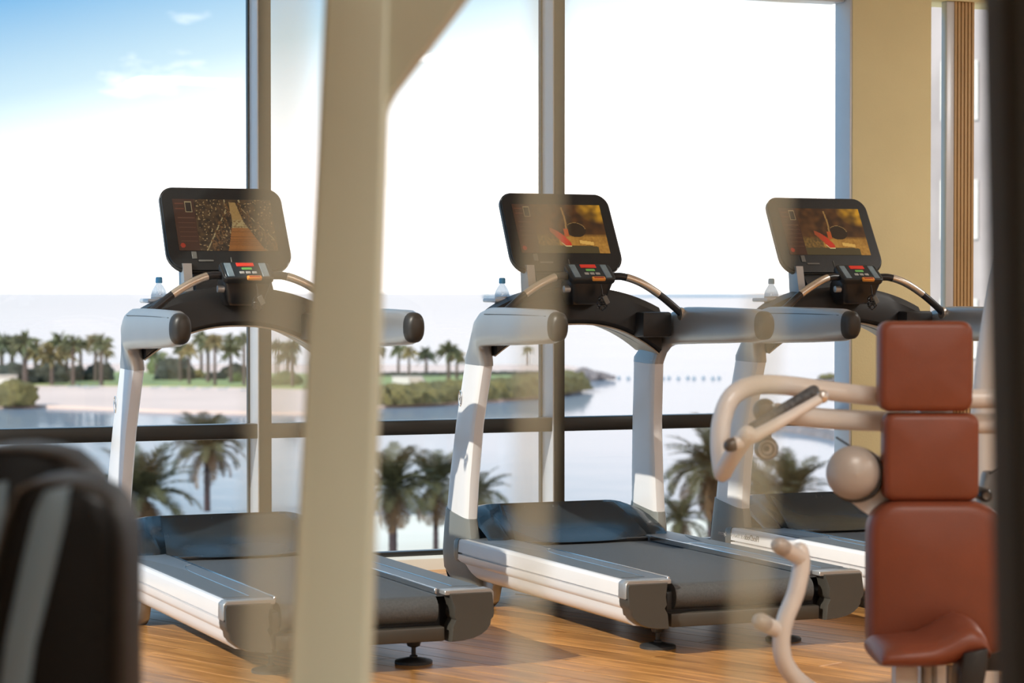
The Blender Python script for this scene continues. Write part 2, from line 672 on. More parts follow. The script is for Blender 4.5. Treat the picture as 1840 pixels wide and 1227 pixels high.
base_c = Vector((3.4, 8.6, 0))
rows = int(7 / pw)
for i in range(-rows, rows):
    s = -6 + random.random() * 1.5
    while s < 6:
        L, me = random.choice(plank_meshes)
        c = base_c + pn * (i * pw) + pd * (s + L / 2)
        hit = any(floor_in_view(c + pd * k) for k in (-L / 2, 0, L / 2))
        tip = max((c + pd * k).y for k in (-L / 2, L / 2))
        if hit and tip < 10.52:
            o = bpy.data.objects.new('plank', me)
            o.location = c
            o.rotation_euler = (0, 0, PDIR)
            o.parent = floor
            COL.objects.link(o)
        s += L

WY = 10.525          # inner face of the window frames
HEAD = 2.765


def PX(px, Y=WY):
    return at_y(px, 600, Y).x


bm = bmesh.new()
box(bm, -6.2, 10.5, -3.2, 5.2, 3.3, 3.5)
box(bm, 0.64, 10.5, 5.2, 10.8, 3.3, 3.5)
struct(obj('ceiling', bm, ceil_mat, smooth=0), 'white gym ceiling')
bm = bmesh.new()
box(bm, -6.2, 10.5, -3.3, -3.2, -0.2, 3.4)
struct(obj('wall_back', bm, wall_white, smooth=0), 'plain wall behind the camera')
bm = bmesh.new()
box(bm, 10.5, 10.6, -3.3, 11.2, -0.2, 3.4)
struct(obj('wall_right', bm, wall_white, smooth=0), 'plain wall on the right')
# the window side: low ledge, head wall, pillar
bm = bmesh.new()
box(bm, 0.75, 10.5, WY - 0.03, WY + 0.2, -0.2, 0.052, 0.006)
struct(obj('baseboard_front', bm, wall_white), 'low white ledge under the tall windows')
bm = bmesh.new()
box(bm, 0.75, 10.5, WY - 0.02, WY + 0.25, HEAD, 3.4)
struct(obj('wall_front', bm, wall_beige, smooth=0), 'wall strip above the tall windows')
xa, xb = PX(1531, 10.49), PX(1672, 10.49)
bm = bmesh.new()
box(bm, xa, xb, 10.49, 10.665, -0.2, HEAD + 0.01, 0.004)
struct(obj('wall_pillar', bm, wall_beige), 'beige plastered pillar between the windows')


# windows
def mullion(root, x1, x0s, y0=WY, depth=0.16, light=True):
    """x1 = right edge of the front face, x0s = left edge; the left side gets a pale strip, coloured as if lit"""
    b = bmesh.new()
    box(b, x0s, x1, y0, y0 + depth, 0.03, HEAD + 0.01, 0.003)
    m = obj('mullion', b, frame_olive, root)
    if light:
        b = bmesh.new()
        box(b, x0s - 0.006, x0s + 0.002, y0 + 0.004, y0 + depth - 0.03, 0.05, HEAD, 0.0015)
        obj('lit_side_strip', b, frame_light, m)  # pale colour stands in for daylight on the mullion's left side
        b = bmesh.new()
        box(b, x0s - 0.014, x0s + 0.001, y0 + depth - 0.03, y0 + depth, 0.05, HEAD, 0.001)
        obj('glazing_bead', b, frame_bronze, m)
    return m


def window(name, xl, xr, label, transom=True):
    root = empty(name, ((xl + xr) / 2, WY, 0))
    struct(root, label)
    cx = (xl + xr) / 2
    return root, cx


TZ0, TZ1 = 0.625, 0.692
xm1a, xm1b = PX(466), PX(488)
xm2a, xm2b = PX(996), PX(1015)
xj = xa - 0.012
edges_l = []
spans = []            # (left edge, right edge of the light)
# window 1 goes from the left corner to the pillar
w1 = empty('window_1', (0, 0, 0))
struct(w1, 'wall of tall panes behind the treadmills')
for a, b in ((xm1a, xm1b), (xm2a, xm2b)):
    mullion(w1, b, a)
for a in edges_l:
    mullion(w1, a + 0.055, a)
cuts = [0.82] + sorted([e for e in edges_l] + [xm1a, xm2a]) + [xj]
for i, (l, r) in enumerate(zip(cuts, cuts[1:])):
    l2 = l + (0.056 if i else 0.0)
    b = bmesh.new()
    box(b, l2, r - 0.004, WY + 0.01, WY + 0.10, TZ0, TZ1, 0.004)
    obj('transom', b, frame_bronze, w1)
    for z0, z1 in ((0.05, TZ0), (TZ1, HEAD)):
        b = bmesh.new()
        box(b, l2 - 0.003, r - 0.002, WY + 0.125, WY + 0.131, z0, z1)
        obj('pane', b, pane, w1, smooth=0)
    b = bmesh.new()
    box(b, l2, r - 0.004, WY + 0.09, WY + 0.15, 0.045, 0.075, 0.003)
    obj('bottom_rail', b, frame_bronze, w1)
    b = bmesh.new()
    box(b, l2, r - 0.004, WY + 0.02, WY + 0.15, HEAD - 0.03, HEAD + 0.002, 0.003)
    obj('top_rail', b, frame_light, w1)
b = bmesh.new()
box(b, xj, xa + 0.02, WY - 0.028, 10.645, 0.05, HEAD, 0.003)
obj('jamb', b, frame_light, w1)
# window 2, beyond the pillar
w2 = empty('window_2', (0, 0, 0))
struct(w2, 'tall window right of the beige pillar')
x3a, x3b = PX(1700), PX(1713)
b = bmesh.new()
box(b, PX(1699), x3b, WY, WY + 0.05, 0.03, HEAD, 0.004)
obj('mullion', b, frame_light, w2)
for l, r in ((xb - 0.01, PX(1704)), (PX(1748), 10.5)):
    for z0, z1 in ((0.05, HEAD),):
        b = bmesh.new()
        box(b, l, r, WY + 0.03, WY + 0.036, z0, z1)
        obj('pane', b, pane, w2, smooth=0)
# ribbed timber strip beside the mullion
t2 = empty('trim_1', (x3b, WY, 0))
struct(t2, 'ribbed timber strip standing between two panes right of the pillar')
xs0, xs1 = PX(1713), PX(1750)
nsl = 6
b = bmesh.new()
box(b, xs0 - x3b, xs1 - x3b, 0.03, 0.10, 0.03, HEAD)
obj('backing', b, wood_slat, t2, smooth=0)
slat_me = None
for k in range(nsl):
    wv = (xs1 - xs0) / nsl
    b = bmesh.new()
    box(b, xs0 - x3b + wv * k + 0.0025, xs0 - x3b + wv * (k + 1) - 0.0025, 0.0, 0.04, 0.03, HEAD, 0.004)
    obj('slat', b, wood_slat, t2)
# left side of the bay: glazed like the first wall, just outside the frame
BX = 0.80
w3 = empty('window_3', (0, 0, 0))
struct(w3, 'glazed side wall of the bay left of the treadmills')
bay = (5.15, 8.72, 10.4)
for k, y in enumerate(bay):
    b = bmesh.new()
    box(b, BX - 0.15, BX, y, y + 0.05, 0.0, 3.3, 0.003)
    obj('mullion', b, frame_olive, w3)
    if k < 2:
        b = bmesh.new()
        box(b, BX - 0.08, BX - 0.074, y + 0.05, bay[k + 1], 0.0, 3.3)
        obj('pane', b, pane, w3, smooth=0)
b = bmesh.new()
box(b, -6.2, BX, 5.0, 5.2, -0.2, 3.4)
struct(obj('wall_left', b, wall_white, smooth=0), 'plain wall returning left of the bay')
b = bmesh.new()
box(b, -6.3, -6.2, -3.3, 5.2, -0.2, 3.4)
struct(obj('wall_side', b, wall_white, smooth=0), 'plain wall far left of the camera')


# ================================================================== treadmills
def picture_mesh(name, fn, w, h, nx=160, ny=90):
    """a flat screen image: grid of coloured cells, centred, in the local XY plane"""
    me = bpy.data.meshes.new(name)
    vs_, fs, cols = [], [], []
    for j in range(ny + 1):
        for i in range(nx + 1):
            vs_.append(((i / nx - 0.5) * w, (j / ny - 0.5) * h, 0))
    for j in range(ny):
        for i in range(nx):
            a = j * (nx + 1) + i
            fs.append((a, a + 1, a + nx + 2, a + nx + 1))
            cols.append(fn((i + 0.5) / nx, 1 - (j + 0.5) / ny))
    me.from_pydata(vs_, [], fs)
    at = me.color_attributes.new('picture', 'FLOAT_COLOR', 'CORNER')
    k = 0
    flat = []
    for c in cols:
        flat += [*c, 1.0] * 4
    at.data.foreach_set('color', flat)
    me.materials.append(picture_m)
    return me


def mixc(a, b, t):
    t = max(0, min(1, t))
    return tuple(x + (y - x) * t for x, y in zip(a, b))


def ui_column(u, v):
    """menu column at the left of each picture"""
    c = srgb(62, 36, 24)
    if abs(u - 0.155) < 0.035 and 0.05 < v < 0.26:
        if abs(u - 0.155) > 0.028 or v < 0.065 or v > 0.245:
            return srgb(150, 132, 96)
        return srgb(38, 30, 24)
    if u > 0.02 and u < 0.105 and (abs(v - 0.09) < 0.012 or abs(v - 0.19) < 0.012):
        return srgb(96, 54, 34)
    if v > 0.36 and v < 0.9 and (v * 100) % 9 < 1.6 and 0.03 < u < 0.2:
        return srgb(88, 58, 40)
    if (u - 0.045) ** 2 + ((v - 0.9) * 0.56) ** 2 < 0.0006:
        return srgb(150, 45, 25)
    return c


def pic_walk(u, v):
    n = mnoise.noise(Vector((u * 26, v * 15, 1.3)))
    n2 = mnoise.noise(Vector((u * 60, v * 34, 4.3)))
    if u < 0.215:
        return ui_column(u, v)
    c = mixc(srgb(34, 25, 16), srgb(86, 62, 36), 0.35 + 0.7 * n)
    # walkway narrowing to a point near the top
    t = max(0.0, v - 0.06)
    cx = 0.60 + 0.09 * t
    hw = 0.03 + 0.24 * max(0, v - 0.42) ** 1.05 + 0.06 * min(v, 0.42)
    d = abs(u - cx)
    if d < hw and v > 0.06:
        w = srgb(142, 88, 36) if v > 0.46 else srgb(150, 118, 68)
        if 0.40 < v < 0.56:
            w = mixc(srgb(176, 158, 108), srgb(120, 90, 50), 0.5 + 0.9 * n2)
        stripe = (v * v * 36) % 1
        if stripe < 0.2 and v > 0.5:
            w = mixc(w, srgb(70, 38, 14), 0.6)
        return mixc(w, srgb(90, 52, 20), 0.4 * abs(n2))
    # posts and ropes either side
    for s in (-1, 1):
        for k in range(5):
            vy = 0.22 + 0.18 * k
            pxp = cx + s * (0.06 + 0.33 * max(0, vy - 0.2))
            if abs(u - pxp) < 0.008 + 0.02 * vy and vy - 0.16 < v < vy + 0.12:
                return mixc(srgb(30, 20, 12), srgb(110, 76, 40), 0.5 + n2)
        rope = cx + s * (0.075 + 0.40 * max(0, v - 0.18))
        if abs(u - rope) < 0.006:
            return srgb(150, 132, 92)
    if n2 > 0.42:
        return srgb(150, 124, 84)
    return c


def pic_run(u, v):
    if u < 0.215:
        return ui_column(u, v)
    n = mnoise.noise(Vector((u * 14, v * 9, 2.7)))
    n2 = mnoise.noise(Vector((u * 40, v * 24, 7.7)))
    c = mixc(srgb(52, 30, 14), srgb(96, 58, 24), 0.3 + 0.8 * n)
    # glow of evening sky top right
    g = max(0, 1 - math.hypot((u - 1.0) * 1.2, (v - 0.05) * 1.0) / 0.36)
    c = mixc(c, srgb(206, 148, 34), g * 1.5 * (0.75 + 0.9 * n))
    if v > 0.6:
        road = mixc(srgb(142, 96, 34), srgb(184, 132, 56), 0.45 + 0.5 * n2 + 0.4 * n)
        if u < 0.45:
            road = mixc(srgb(82, 62, 32), srgb(130, 96, 44), 0.5 + n2)
        c = mixc(c, road, (v - 0.6) * 14)
        if v > 0.84 - 0.1 * max(0, u - 0.75) and v > 0.82 + (u - 0.5) ** 2 * 0.3 and u < 0.88:
            c = srgb(74, 62, 36)
        if abs(v - (0.76 + 0.25 * (u - 0.66))) < 0.035 and 0.68 < u < 0.84:
            c = srgb(216, 168, 84)
    # tilted dark shape behind the shoe
    ex, ey = (u - 0.665) / 0.115, (v - 0.52) / 0.15
    if ex * ex + ey * ey < 1 and v > 0.36:
        c = srgb(40, 27, 14)
        if ex * ex + ey * ey > 0.88 and v < 0.5:
            c = srgb(156, 122, 70)
    # leg and shoe
    lx = 0.545 + 0.02 * math.sin(v * 5)
    if v < 0.6 and abs(u - lx) < 0.018 and v > 0.06:
        c = srgb(150, 112, 60) if abs(u - lx) < 0.009 else srgb(74, 46, 22)
    if abs(u - 0.55) < 0.028 and 0.5 < v < 0.66:
        c = srgb(176, 78, 30)
    q = (u - 0.37) / 0.21
    if 0 < q < 1:
        lo = 0.48 + 0.30 * q - 0.05 * math.sin(math.pi * q)
        hi = min(0.84, 0.56 + 0.42 * q)
        if lo < v < hi:
            c = mixc(srgb(150, 66, 34), srgb(196, 48, 26), (q - 0.2) * 2)
        elif hi <= v < hi + 0.022 and q > 0.5:
            c = srgb(206, 186, 130)
    return c


SCR_W, SCR_H = 0.405, 0.237
PIC_WALK = picture_mesh('screen_picture', pic_walk, SCR_W, SCR_H)
PIC_RUN = picture_mesh('screen_picture', pic_run, SCR_W, SCR_H)


def sect(inner, outer, uc, hu, n=20, e=3.0):
    """ring between two points of the (y, z) side view, half thickness hu across x; a squarish ellipse"""
    a, b = Vector((0, *inner)), Vector((0, *outer))
    c = (a + b) / 2
    d = (b - a) / 2
    ring = []
    for k in range(n):
        t = 2 * math.pi * k / n
        ct, st = math.cos(t), math.sin(t)
        x = math.copysign(abs(ct) ** (2 / e), ct) * hu
        q = math.copysign(abs(st) ** (2 / e), st)
        ring.append(Vector((uc + x, c.y + d.y * q, c.z + d.z * q)))
    return ring


def make_treadmill(picture, panel_text=False):
    root = empty('treadmill')
    # -- deck
    b = bmesh.new()
    box(b, -0.30, 0.30, 0.06, 1.62, 0.115, 0.225, 0.01)
    box(b, -0.44, 0.44, 0.12, 1.70, 0.125, 0.245, 0.01)
    obj('deck_frame', b, black_plastic, root)
    b = bmesh.new()
    box(b, -0.30, 0.30, 0.02, 0.085, 0.100, 0.150, 0.006)
    obj('rear_bar', b, cap_dark, root)
    # belt: top run, roller curve at the back
    prof = [(1.50, 0.252), (1.0, 0.2525), (0.5, 0.2525), (0.07, 0.2525)]
    for k in range(1, 12):
        a = math.pi / 2 + math.pi * k / 11
        prof.append((0.07 + 0.047 * math.cos(a), 0.2055 + 0.047 * math.sin(a)))
    prof += [(0.3, 0.158), (1.5, 0.158)]
    b = bmesh.new()
    loft(b, [[Vector((-0.278, y, z)) for y, z in prof], [Vector((0.278, y, z)) for y, z in prof]], caps=True)
    obj('belt', b, belt_mat, root)
    for s in (-1, 1):
        # long white side panel with groove and stepped, tucked-under lower band
        ps = [(0.40, 0.272), (0.452, 0.272), (0.464, 0.268), (0.471, 0.258), (0.473, 0.24), (0.474, 0.2135), (0.463, 0.212), (0.463, 0.2065), (0.474, 0.205),
              (0.474, 0.186), (0.470, 0.176), (0.462, 0.169), (0.460, 0.160), (0.459, 0.15), (0.454, 0.135), (0.442, 0.119), (0.424, 0.108), (0.40, 0.105), (0.37, 0.105), (0.37, 0.2)]
        rings = []
        for y in (0.07, 0.4, 0.8, 1.2, 1.66):
            ring = []
            for u, z in ps:
                yy = y
                if y > 1.5:
                    yy = y - max(0, 0.185 - z) * 1.6 - (0.03 if z < 0.17 else 0)
                ring.append(Vector((s * u, yy, z)))
            rings.append(ring)
        b = bmesh.new()
        loft(b, rings)
        obj('side_panel', b, white_paint, root, smooth=28)
        # grey nose of the side panel
        b = bmesh.new()
        ps2 = [(0.40, 0.274), (0.452, 0.274), (0.467, 0.269), (0.474, 0.258), (0.476, 0.23), (0.475, 0.19), (0.469, 0.174), (0.45, 0.165), (0.40, 0.165)]
        rings = []
        for y, f in ((1.655, 1.0), (1.685, 0.99), (1.705, 0.95), (1.715, 0.88)):
            rings.append([Vector((s * (0.43 + (u - 0.43) * f), y, 0.22 + (z - 0.22) * f)) for u, z in ps2])
        loft(b, rings)
        obj('panel_nose', b, cap_grey, root)
        # rear end cap: outline seen from behind
        oc = [(0.315, 0.262), (0.470, 0.262), (0.475, 0.252), (0.476, 0.195), (0.473, 0.178), (0.464, 0.168), (0.461, 0.15), (0.448, 0.132), (0.428, 0.117), (0.40, 0.106), (0.36, 0.099), (0.315, 0.097),
              (0.320, 0.150), (0.332, 0.172), (0.324, 0.185), (0.328, 0.215)]
        rings = []
        for y, f in ((0.0, 0.955), (0.006, 0.985), (0.016, 1.0), (0.078, 1.0)):
            rings.append([Vector((s * (0.40 + (u - 0.40) * f), y + (0.012 if z > 0.25 and y < 0.02 else 0), 0.18 + (z - 0.18) * f)) for u, z in oc])
        b = bmesh.new()
        loft(b, rings)
        cap = obj('end_cap', b, cap_dark, root)
        b = bmesh.new()
        prism(b, [(s * 0.300, 0.256), (s * 0.300, 0.272), (s * 0.466, 0.272), (s * 0.478, 0.262), (s * 0.479, 0.21), (s * 0.476, 0.206), (s * 0.472, 0.206), (s * 0.472, 0.256)], 0.020, 0.082, 'XZ', 0.003, 1)
        obj('cap_top', b, silver, cap)
        b = bmesh.new()
        box(b, min(s * 0.4605, s * 0.4775), max(s * 0.4605, s * 0.4775), 0.012, 0.076, 0.207, 0.2115)
        obj('cap_seam', b, black_plastic, cap)
        # foot rail along the belt
        b = bmesh.new()
        x0, x1 = sorted((s * 0.287, s * 0.456))
        box(b, x0, x1, 0.075, 1.62, 0.245, 0.2725, 0.004)
        fr = obj('foot_rail', b, rail_plate, root)
        inset = [(0.335, 0.115), (0.450, 0.115), (0.450, 1.25)] + [(0.450 - 0.105 * math.sin(R(a)), 1.25 + 0.16 * (1 - math.cos(R(a)))) for a in (30, 60, 80)] + [(0.335, 1.0)]
        inset = [(0.36, 0.115), (0.452, 0.115), (0.452, 1.42), (0.435, 1.38), (0.405, 1.28), (0.372, 1.05), (0.362, 0.9)]
        b = bmesh.new()
        prism(b, [(s * u, y) for u, y in inset], 0.2715, 0.2742, 'XY')
        obj('tread_inset', b, inset_mat, fr, smooth=0)
        b = bmesh.new()
        cur = [(0.362, 0.12), (0.360, 0.8), (0.352, 0.95), (0.330, 1.06), (0.296, 1.11)]
        tube(b, [(s * u, y, 0.2735) for u, y in cur], 0.0022, 5, per=5)
        obj('inlay_line', b, chrome, fr)
        b = bmesh.new()
        box(b, *sorted((s * 0.2815, s * 0.2905)), 0.07, 1.40, 0.255, 0.2755, 0.002, 1)
        obj('edge_trim', b, chrome, fr)
        # adjustable rear foot
        b = bmesh.new()
        lathe(b, [(0.03, 0.115), (0.029, 0.085), (0.022, 0.06), (0.010, 0.055)], (s * 0.258, 0.215, 0), 'Z', 16)
        lathe(b, [(0.0, 0.066), (0.008, 0.066), (0.008, 0.030), (0.014, 0.027), (0.014, 0.020), (0.0, 0.018)], (s * 0.258, 0.215, 0), 'Z', 12)
        ft = obj('rear_foot', b, rubber, root)
        b = bmesh.new()
        lathe(b, [(0.0, 0.022), (0.02, 0.021), (0.062, 0.012), (0.066, 0.009), (0.066, 0.0), (0.0, 0.0)], (s * 0.258, 0.215, 0), 'Z', 24)
        obj('foot_disc', b, rubber, ft)
        # front transport wheel housing
        b = bmesh.new()
        x0, x1 = sorted((s * 0.36, s * 0.405))
        prism(b, [(1.44, 0.10), (1.64, 0.13), (1.62, 0.01), (1.58, 0.0), (1.52, 0.0), (1.475, 0.025)], x0, x1, 'YZ', 0.008)
        obj('wheel_housing', b, silver, root)
        # boot, blade upright, collar that turns into the handrail
        b = bmesh.new()
        loft(b, [sect((1.56, 0.045), (1.74, 0.045), s * 0.405, 0.030), sect((1.545, 0.07), (1.84, 0.08), s * 0.412, 0.036), sect((1.55, 0.12), (1.905, 0.13), s * 0.420, 0.042), sect((1.56, 0.2), (1.91, 0.2), s * 0.424, 0.042),
                 sect((1.580, 0.30), (1.88, 0.30), s * 0.429, 0.040), sect((1.592, 0.352), (1.860, 0.385), s * 0.431, 0.035)])
        obj('upright_boot', b, boot_grey, root)
        b = bmesh.new()
        up = []
        for z, vi, vo, uc in ((0.34, 1.60, 1.848, 0.431), (0.5, 1.60, 1.832, 0.423), (0.74, 1.585, 1.793, 0.408), (0.9, 1.552, 1.758, 0.396), (1.0, 1.53, 1.738, 0.388)):
            up.append(sect((vi, z), (vo, z), s * uc, 0.031, e=4.5))
        loft(b, up)
        upo = obj('upright', b, white_paint, root)
        # embossed ring with a zigzag mark on the outer side
        if s < 0:
            b = bmesh.new()
            cu, cv, cz = -0.4335, 1.735, 0.845
            ringp = [(cu + 0.0, cv + 0.019 * math.cos(R(a)), cz + 0.032 * math.sin(R(a))) for a in range(0, 361, 20)]
            tube(b, ringp, 0.0022, 5, smooth=False)
            tube(b, [(cu, cv + 0.009, cz + 0.022), (cu, cv + 0.006, cz + 0.002), (cu, cv - 0.006, cz + 0.008), (cu, cv - 0.009, cz - 0.016), (cu, cv - 0.004, cz - 0.024)], 0.0022, 5, smooth=False)
            obj('emblem', b, chrome, upo)
        b = bmesh.new()
        prof = [((0.715, 1.1), (0.715, 1.214), 0.440, 0.0375, 2.6), ((0.76, 1.092), (0.76, 1.2215), 0.440, 0.040, 2.8), ((1.0, 1.082), (1.0, 1.225), 0.440, 0.0415, 2.8), ((1.25, 1.075), (1.25, 1.2265), 0.439, 0.0415, 2.8), ((1.40, 1.070), (1.36, 1.2255), 0.437, 0.041, 2.8),
                ((1.455, 1.068), (1.45, 1.210), 0.433, 0.040, 2.8), ((1.485, 1.064), (1.525, 1.178), 0.426, 0.038, 3), ((1.505, 1.054), (1.60, 1.125), 0.412, 0.036, 3.2), ((1.518, 1.03), (1.675, 1.066), 0.398, 0.034, 3.6), ((1.527, 0.995), (1.740, 1.012), 0.389, 0.0325, 4), ((1.530, 0.985), (1.743, 0.99), 0.388, 0.0325, 4)]
        loft(b, [sect(i, o, s * uc, hu, 24, e) for i, o, uc, hu, e in prof])
        hr = obj('handrail', b, silver, root)
        b = bmesh.new()
        loft(b, [sect((0.716, 1.1), (0.716, 1.214), s * 0.44, 0.0385, 24, 2.5), sect((0.69, 1.102), (0.69, 1.212), s * 0.44, 0.036, 24, 2.4), sect((0.674, 1.112), (0.672, 1.204), s * 0.44, 0.029, 24, 2.3), sect((0.667, 1.13), (0.665, 1.19), s * 0.44, 0.016, 24, 2.2)])
        obj('rail_end_cap', b, rail_cap_dark, hr)
        b = bmesh.new()
        x0, x1 = sorted((s * 0.4785, s * 0.4815))
        tube(b, [(s * 0.474, 0.74, 1.196), (s * 0.4765, 1.0, 1.199), (s * 0.476, 1.36, 1.199)], 0.0018, 5)
        obj('rail_seam', b, cap_dark, hr)
        # small tray box at the inside of the handrail
        b = bmesh.new()
        x0, x1 = sorted((s * 0.25, s * 0.385))
        box(b, x0, x1, 1.40, 1.52, 1.10, 1.205, 0.012)
        obj('tray_box', b, dash_mat, root)
        # curved grip bar from the control pod down to the handrail
        b = bmesh.new()
        pth = [(s * 0.10, 1.385, 1.352), (s * 0.15, 1.375, 1.35), (s * 0.22, 1.36, 1.325), (s * 0.30, 1.355, 1.278), (s * 0.36, 1.35, 1.232), (s * 0.405, 1.35, 1.195)]
        tube(b, pth, 0.0155, 12)
        gb = obj('grip_bar', b, grip_black, root)
        full = catmull(pth, 6)
        b = bmesh.new()
        tube(b, [p + Vector((0, -0.0008, 0.0008)) for p in full[7:19]], 0.0162, 12, smooth=False)
        obj('pulse_sensor', b, grip_metal, gb)
        b = bmesh.new()
        lathe(b, [(0.016, -0.012), (0.026, -0.010), (0.027, 0.0), (0.024, 0.006), (0.016, 0.006)], (0, 0, 0), 'X', 20)
        bb = bmesh.new()
        lathe(bb, [(0.015, -0.012), (0.026, -0.010), (0.027, 0.0), (0.024, 0.006), (0.015, 0.006)], (s * 0.402, 1.35, 1.198), 'X', 20)
        b.free()
        obj('bar_ring', bb, grip_metal, gb)
    # motor hood and the scoop over the belt
    b = bmesh.new()
    nx = 33
    rows = []
    hp = [(1.475, 0.273), (1.50, 0.297), (1.56, 0.332), (1.63, 0.367), (1.70, 0.388), (1.78, 0.396), (1.86, 0.388), (1.93, 0.36), (1.985, 0.30), (2.00, 0.21), (1.995, 0.10), (1.96, 0.06)]
    for k in range(nx):
        u = -0.405 + 0.81 * k / (nx - 1)
        q = abs(u) / 0.405
        drop = 1 - 0.30 * max(0, (q - 0.62) / 0.38) ** 2
        rows.append([Vector((u, y + 0.03 * max(0, q - 0.6) - 0.03 * (q ** 2) * (y > 1.9), (0.26 + (z - 0.26) * drop if z > 0.26 else z) - (0.06 * (1 - min(1, q / 0.80) ** 6) * min(1, max(0, (1.76 - y) / 0.06)) if z > 0.2 else 0))) for y, z in hp])
    loft(b, rows, caps=False, closed=False)
    bmesh.ops.solidify(b, geom=list(b.faces), thickness=0.006)
    hood = obj('motor_hood', b, hood_mat, root)
    b = bmesh.new()
    rows = []
    for k in range(21):
        q = -1 + k / 10
        u = 0.305 * q
        e = abs(q) ** 4
        row = []
        for t in (0, 0.08, 0.25, 0.45, 0.65, 0.85, 1.0):
            w = 1 - 0.30 * e * 0.0 - 0.16 * (1 - t) * 0
            y = 1.405 + 0.30 * t + 0.055 * q * q * (1 - t)
            z = 0.262 + 0.132 * (t ** 0.85) + (0.012 * e) * (1 - t) - 0.028 * math.sin(math.pi * t) * (1 - e)
            row.append(Vector((u * (0.98 - 0.14 * t), y, z)))
        rows.append(row)
    loft(b, rows, caps=False, closed=False)
    bmesh.ops.solidify(b, geom=list(b.faces), thickness=0.008)
    obj('hood_scoop', b, hood_mat, hood)
    b = bmesh.new()
    box(b, -0.29, 0.29, 1.43, 1.50, 0.2515, 0.268, 0.004)
    obj('scoop_gap', b, black_plastic, hood)
    # dash: black arch between the collars
    arc_b, arc_t = [], []
    for k in range(25):
        u = -0.372 + 0.744 * k / 24
        q = abs(u) / 0.372
        arc_b.append((u, 1.158 - 0.128 * q ** 2.3))
        arc_t.append((u, 1.312 - 0.086 * q ** 2.2))
    rings = []
    for y, sh, tz in ((1.475, 0.016, -0.035), (1.50, 0.0, -0.004), (1.62, 0.0, 0.0), (1.74, 0.03, -0.02)):
        yq = lambda u: y - max(0, y - 1.5) * 0.45 * (abs(u) / 0.372) ** 3
        rings.append([Vector((u, yq(u), z + sh)) for u, z in arc_b] + [Vector((u, yq(u), z + tz)) for u, z in reversed(arc_t)])
    b = bmesh.new()
    loft(b, rings)
    dash = obj('dashboard', b, dash_mat, root)
    b = bmesh.new()
    loft(b, [[Vector((u, 1.495, z)) for u, z in arc_b] + [Vector((u, 1.495, z - 0.006)) for u, z in reversed(arc_b)],
             [Vector((u, 1.73, z + 0.018)) for u, z in arc_b] + [Vector((u, 1.73, z + 0.010)) for u, z in reversed(arc_b)]])
    obj('arch_trim', b, tan_edge, dash)
    # cup tray lips
    b = bmesh.new()
    for s in (-1,):
        box(b, -0.34, -0.235, 1.58, 1.72, 1.245, 1.262, 0.007)
    obj('tray_lip', b, frame_light, dash)
    # mast carrying the monitor
    b = bmesh.new()
    loft(b, [[Vector((x * f, y, z)) for x, y in ((-0.155, y0), (0.155, y0), (0.155, y1), (-0.155, y1))] for z, y0, y1, f in ((1.20, 1.52, 1.66, 1.1), (1.31, 1.545, 1.66, 1.0), (1.375, 1.60, 1.68, 1.0), (1.44, 1.665, 1.71, 0.95))])
    bmesh.ops.recalc_face_normals(b, faces=b.faces)
    obj('console_mast', b, dash_mat, root)
    b = bmesh.new()
    loft(b, [[Vector((x, y, z)) for x, y in ((-0.200, y0), (-0.166, y0), (-0.166, y1), (-0.200, y1))] for z, y0, y1 in ((1.25, 1.54, 1.63), (1.40, 1.575, 1.645))])
    obj('mast_side', b, silver, root)
    # monitor: local frame with x right, y up the screen, z towards the runner
    piv = Vector((0, 1.578, 1.372))
    tilt = math.atan2(0.185, 0.330)
    Mm = Matrix.Translation(piv) @ Matrix.Rotation(-tilt, 4, 'X') @ Matrix.Rotation(R(90), 4, 'X')
    Hm = 0.378
    out = rrect(0.250, Hm / 2, (0.055, 0.055, 0.085, 0.085), 7, 0, Hm / 2)
    out = [(x * (1 + 0.022 * (0.5 - y / Hm)), y + 0.010 * (1 - (x / 0.25) ** 2) * (1 if y > Hm / 2 else 0)) for x, y in out]
    b = bmesh.new()
    rings = []
    for z, f in ((0.0, 0.985), (-0.004, 0.997), (-0.012, 1.0), (-0.030, 0.995), (-0.045, 0.93), (-0.050, 0.85)):
        rings.append([Mm @ Vector((x * f, Hm / 2 + (y - Hm / 2) * f, z)) for x, y in out])
    loft(b, rings)
    mon = obj('monitor', b, bezel_mat, root)
    b = bmesh.new()
    rings = []
    for z, f in ((-0.006, 1.003), (-0.006, 1.012), (-0.022, 1.012), (-0.022, 1.003)):
        rings.append([Mm @ Vector((x * f, Hm / 2 + (y - Hm / 2) * f, z)) for x, y in out])
    loft(b, rings, caps=False)
    obj('monitor_rim', b, cap_dark, mon)
    scr = bpy.data.objects.new('screen_picture', picture)
    COL.objects.link(scr)
    scr.parent = mon
    scr.matrix_parent_inverse = Matrix.Identity(4)
    scr.matrix_local = Mm @ Matrix.Translation((0, 0.208, 0.0015))
    # lower lip bar and small sockets
    for x0, x1, y0, y1 in ((-0.13, -0.07, 0.040, 0.048), (-0.155, -0.135, 0.052, 0.085), (0.0, 0.004, 0.03, 0.06)):
        b = bmesh.new()
        b2 = bmesh.new()
        box(b2, x0, x1, y0, y1, 0.0, 0.003, 0.001, 1)
        merge(b, b2, Mm)
        obj('monitor_slot', b, cap_grey, mon)
    # control pod
    A, B = Vector((0, 1.425, 1.400)), Vector((0, 1.340, 1.335))
    yy = (A - B).normalized()
    zz = Vector((1, 0, 0)).cross(yy).normalized()
    Lp = (A - B).length
    Mp = Matrix((Vector((1, 0, 0)), yy, zz)).transposed().to_4x4()
    Mp.translation = (A + B) / 2
    b = bmesh.new()
    po = rrect(0.102, Lp / 2, 0.02, 4)
    b3 = bmesh.new()
